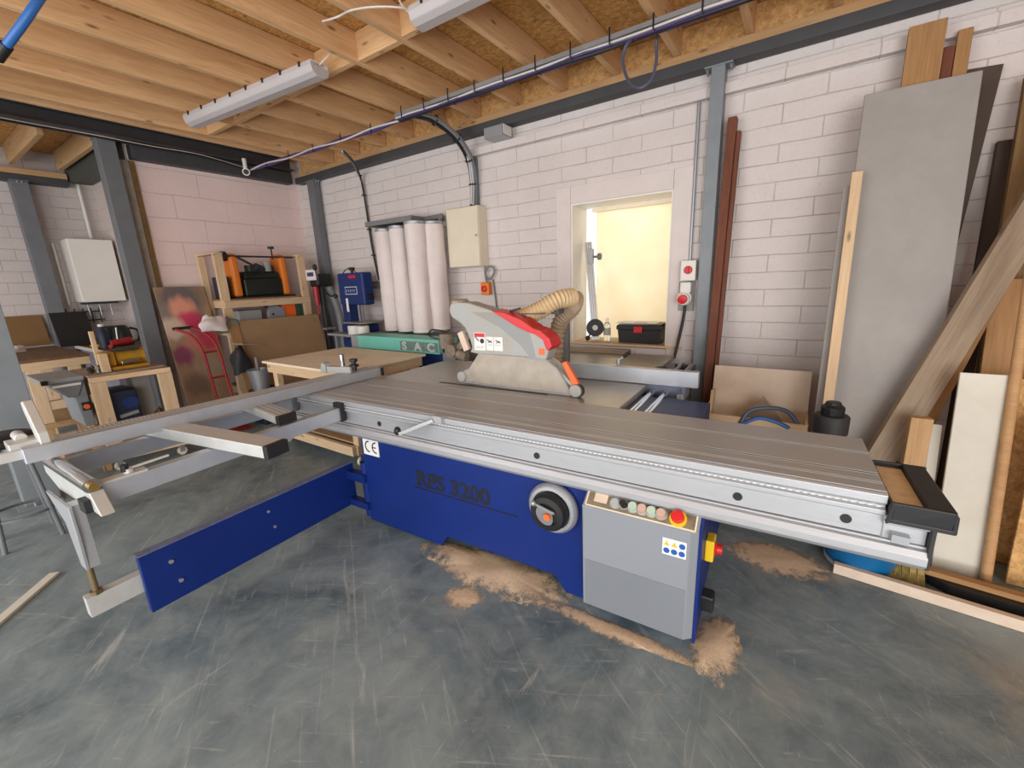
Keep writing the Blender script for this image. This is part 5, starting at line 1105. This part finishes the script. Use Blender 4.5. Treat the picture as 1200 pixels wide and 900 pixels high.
o = MB().box(-5.7,-5.5,1.30,1.44,0.358,0.80).build('grey_box', M['concrete'], bevel=0.005); tag(o, 'light grey box behind the dark machine in the pale stand', 'box')
lump('red_tool', (-5.3,1.40,0.40), (0.06,0.04,0.08), plain('dull_brown_tool', srgb(92,60,48), 0.6, 0, 0.3), 'small brown tool lying at the right of the lower shelf', 'tool', 21)
e = empty('belt_sander', (-5.45,1.28,zt+0.018), 'yellow bench sander on top of the pale stand', 'sander')
z0 = zt+0.02
MB().box(-5.6,-5.3,1.14,1.42,z0,z0+0.03).build('base', M['gold'], e, 0.006)
MB().cyl((-5.45,1.20,z0+0.10),(-5.45,1.42,z0+0.10),0.075).build('motor', M['gold'], e, smooth=True)
MB().box(-5.56,-5.34,1.10,1.19,z0+0.03,z0+0.17).build('belt_housing', M['gold'], e, 0.02)
MB().box(-5.5,-5.36,1.20,1.38,z0+0.165,z0+0.185).build('belt', M['rubber'], e)
MB().bar((-5.34,1.22,z0+0.06),(-5.34,1.36,z0+0.07),0.02,0.03).build('guard_bar', M['chrome'], e, 0.004)
o = MB().box(-5.33,-5.27,1.06,1.12,z0,z0+0.17).build('wood_block', M['pine'], bevel=0.003); tag(o, 'small pale wood block in front of the yellow sander', 'block')
o = plank('wooden_stick', (-5.62,1.12,z0), (-5.62,1.12,z0+0.36), 0.035, 0.03, (1,0,0), M['pine']); tag(o, 'upright wooden stick behind the yellow sander', 'stick')
for k in range(5):
    o = MB().lathe((-5.35-0.05*(k%3),0.99+0.018*k,z0-0.001),(0,0,1),[(0,0),(0.016,0),(0.012,0.02),(0.02,0.04),(0.008,0.06),(0,0.06)],10).build('router_bit', M['tray' if k%2 else 'rubber'], smooth=True)
    tag(o, 'small metal cutter in the row left of the yellow sander', 'cutter', 'cutters on the stand')
# small table saw at the left of the stand
e = empty('bench_table_saw', (-5.55,0.83,0.42), 'small grey table saw with an orange switch left of the stand', 'table saw')
MB().box(-5.9,-5.28,0.66,0.93,0.885,0.92).build('saw_table', M['hood_d'], e, 0.006)
MB().prism([(-5.32,0.76,0.885),(-5.32,0.93,0.885),(-5.32,0.93,0.45),(-5.32,0.86,0.45),(-5.32,0.84,0.72)],(-0.5,0,0)).build('saw_body', M['grey'], e, 0.008)
MB().prism([(-5.30,0.70,0.885),(-5.30,0.93,0.885),(-5.30,0.87,0.74),(-5.30,0.80,0.74)],(-0.55,0,0)).build('motor_shroud', M['greypipe'], e, 0.008)
MB().box(-5.32,-5.30,0.87,0.925,0.60,0.675).build('switch_plate', M['black'], e)
MB().cyl((-5.30,0.897,0.637),(-5.285,0.897,0.637),0.022).build('switch_button', M['orange'], e)
MB().box(-5.285,-5.278,0.72,0.90,0.845,0.865).build('scale_plate', M['white'], e)
MB().cyl((-5.28,0.66,0.90),(-5.28,0.70,0.90),0.02).build('rail_knob', M['black'], e)
e = empty('timber_trestle', (-5.6,0.8,0), 'low timber trestle carrying the small grey table saw', 'stand')
for x in (-5.3,-5.85):
    for y in (0.70,0.92): plank('leg', (x,y,0), (x,y,0.39), 0.06, 0.04, (1,0,0), M['pine2'], e)
for x in (-5.3,-5.85): plank('top_rail', (x,0.64,0.415), (x,0.925,0.415), 0.05, 0.05, (0,0,1), M['pine2'], e)
for y in (0.70,0.92): plank('side_rail', (-5.82,y,0.2), (-5.33,y,0.2), 0.04, 0.08, (0,0,1), M['pine2'], e)
# back bench
e = empty('work_bench', (-7.1,0.95,0), 'dark topped wooden bench behind the small table saw', 'bench')
plank('bench_top', (-8.1,0.92,0.985), (-6.45,0.92,0.985), 0.62, 0.03, (0,0,1), M['bench'], e)
plank('front_rail', (-6.47,0.62,0.93), (-6.47,1.22,0.93), 0.04, 0.08, (0,0,1), M['pine'], e)
for x in (-6.48,-8.0):
    for y in (0.78,1.09): plank('leg', (x,y,0), (x,y,0.89), 0.10, 0.05, (1,0,0), M['pine'], e)
plank('cross_rail', (-6.48,0.72,0.5), (-6.48,1.16,0.5), 0.04, 0.09, (0,0,1), M['pine'], e)
plank('lower_shelf', (-8.0,0.93,0.3), (-6.5,0.93,0.3), 0.4, 0.03, (0,0,1), M['pine2'], e)
e = empty('counter', (-7.6,1.75,0), 'long counter with a pale edge along the alcove wall', 'counter')
MB().box(-8.26,-6.72,1.46,2.09,0.93,0.96).build('worktop', M['bench'], e); MB().box(-8.26,-6.70,1.445,1.46,0.92,0.962).box(-6.72,-6.70,1.46,1.72,0.92,0.962).build('worktop_edge', M['white'], e)
MB().box(-8.24,-6.85,1.5,2.08,0.05,0.928).build('cabinet', plain('lilac_grey_cabinet', srgb(150,146,160), 0.6, 0, 0.04), e)
o = plank('brown_panel', (-8.36,0.95,1.002), (-8.46,0.95,1.39), 0.6, 0.012, (1,0,0.2), M['brownpan']); tag(o, 'plain brown panel leaning on the far alcove wall behind the bench', 'panel')
o = plank('black_board', (-8.10,1.47,0.965), (-8.27,1.47,1.41), 0.36, 0.012, (1,0,0.2), M['black']); tag(o, 'black board leaning by the foot of the dark grey alcove post', 'board')
e = empty('wall_boiler', (-8.3,1.82,1.53), 'white boxy boiler hung on the far alcove wall', 'boiler')
MB().box(XA+0.002,-8.12,1.62,2.08,1.53,2.36).build('casing', M['white'], e, 0.012)
MB().box(-8.118,-8.10,1.622,2.078,1.532,2.358).build('front_cover', M['white'], e, 0.006)
MB().box(-8.45,-8.15,1.66,2.0,1.50,1.528).build('pipe_tray', M['rubber'], e)
for y in (1.7,1.82,1.94): MB().cyl((-8.3,y,1.34),(-8.3,y,1.53),0.011).build('pipe', M['tray'], e)
o = MB().cyl((-8.44,1.95,2.4),(-8.44,1.95,3.1),0.02).build('white_pipe', M['white'], smooth=True); tag(o, 'white pipe running up the far corner of the alcove', 'pipe')
o = MB().cyl((-8.47,1.55,1.5),(-8.47,1.55,2.32),0.014).build('white_pipe', M['white'], smooth=True); tag(o, 'short white pipe on the wall left of the boiler', 'pipe')
e = empty('wire_rack', (-8.4,1.65,1.2), 'black wire rack on the wall under the boiler', 'rack')
for z in (1.28,1.40): MB().cyl((-8.38,1.45,z),(-8.38,1.86,z),0.008).build('rail', M['black'], e)
for k in range(5): MB().cyl((-8.38,1.48+0.085*k,1.24),(-8.38,1.48+0.085*k,1.45),0.007).build('wire', M['black'], e)
MB().box(-8.40,-8.28,1.52,1.66,1.22,1.235).build('shelf', M['black'], e)
def bottle(x, y, z, h, r, mat, label, capm):
    e = empty('bottle', (x,y,z), label, 'bottle')
    MB().lathe((x,y,z),(0,0,1),[(0,0),(r,0),(r,h*0.7),(r*0.5,h*0.82),(r*0.45,h*0.9),(0,h*0.9)],18).build('bottle_body', mat, e, smooth=True); MB().cyl((x,y,z+h*0.9),(x,y,z+h),r*0.5).build('cap', capm, e)
bottle(-7.3,1.56,0.963,0.30,0.06,M['dkblue'],'dark blue bottle with white cap on the counter behind the bench',M['white'])
e = empty('kettle', (-7.45,1.78,0.963), 'black kettle with a shiny strip on the alcove counter', 'kettle')
MB().lathe((-7.45,1.78,0.963),(0,0,1),[(0,0),(0.10,0),(0.105,0.02),(0.085,0.22),(0.05,0.26),(0,0.265)],24).build('body', M['black'], e, smooth=True)
MB().bar((-7.36,1.70,1.0),(-7.375,1.72,1.2),0.012,0.02).build('level_strip', M['chrome'], e); MB().tube([(-7.45,1.87,1.18),(-7.45,1.95,1.14),(-7.45,1.95,1.04),(-7.45,1.88,1.0)],0.014,8,5).build('handle', M['black'], e)
e = empty('power_drill', (-7.05,1.66,0.963), 'red cordless drill lying on the alcove counter', 'drill')
MB().cyl((-7.05,1.56,1.03),(-7.05,1.76,1.05),0.04).build('motor', M['redm'], e, smooth=True); MB().cyl((-7.05,1.76,1.05),(-7.05,1.82,1.055),0.025,0.015).build('chuck', M['tray'], e)
MB().bar((-7.05,1.6,1.03),(-7.12,1.56,0.975),0.045,0.05).build('grip', M['redm'], e, 0.006)
o = MB().box(-7.75,-7.6,1.5,1.62,0.963,0.985).build('yellow_block', M['yellow'], bevel=0.004); tag(o, 'flat yellow block on the counter by the black panel', 'block')
o = MB().box(-8.0,-7.75,1.7,1.9,0.963,1.2).build('black_box', M['black'], bevel=0.01); tag(o, 'small black box on the alcove counter left of the kettle', 'box')
o = lump('rag', (-7.7,0.85,1.02), (0.12,0.08,0.05), M['fabric'], 'pale rag lying at the back of the dark topped bench', 'rag', 31)
# stool and floor scraps at the left edge
p = Pz(-4,512,0.74)
e = empty('round_stool', (p.x,p.y,0), 'black round stool cut off by the left edge of the photo', 'stool')
MB().lathe((p.x,p.y,0.68),(0,0,1),[(0,0),(0.15,0),(0.17,0.02),(0.17,0.05),(0.15,0.065),(0,0.065)],28).build('seat', M['black'], e, smooth=True)
for k in range(4):
    a = pi/4+k*pi/2; MB().cyl((p.x+0.12*math.cos(a),p.y+0.12*math.sin(a),0.68),(p.x+0.19*math.cos(a),p.y+0.19*math.sin(a),0),0.014).build('leg', M['steel'], e)
MB().lathe((p.x,p.y,0.2),(0,0,1),[(0.155,0),(0.17,0),(0.17,0.015),(0.155,0.015)],28).build('foot_ring', M['steel'], e)
a = Pz(64,672,0.01); b = Pz(0,727,0.01); b = b+(b-a)*0.4
o = plank('white_offcut', a, b, 0.05, 0.016, (0,0,1), M['whiteboard'], bevel=0.001); tag(o, 'thin white offcut lying on the floor at the lower left edge', 'offcut')
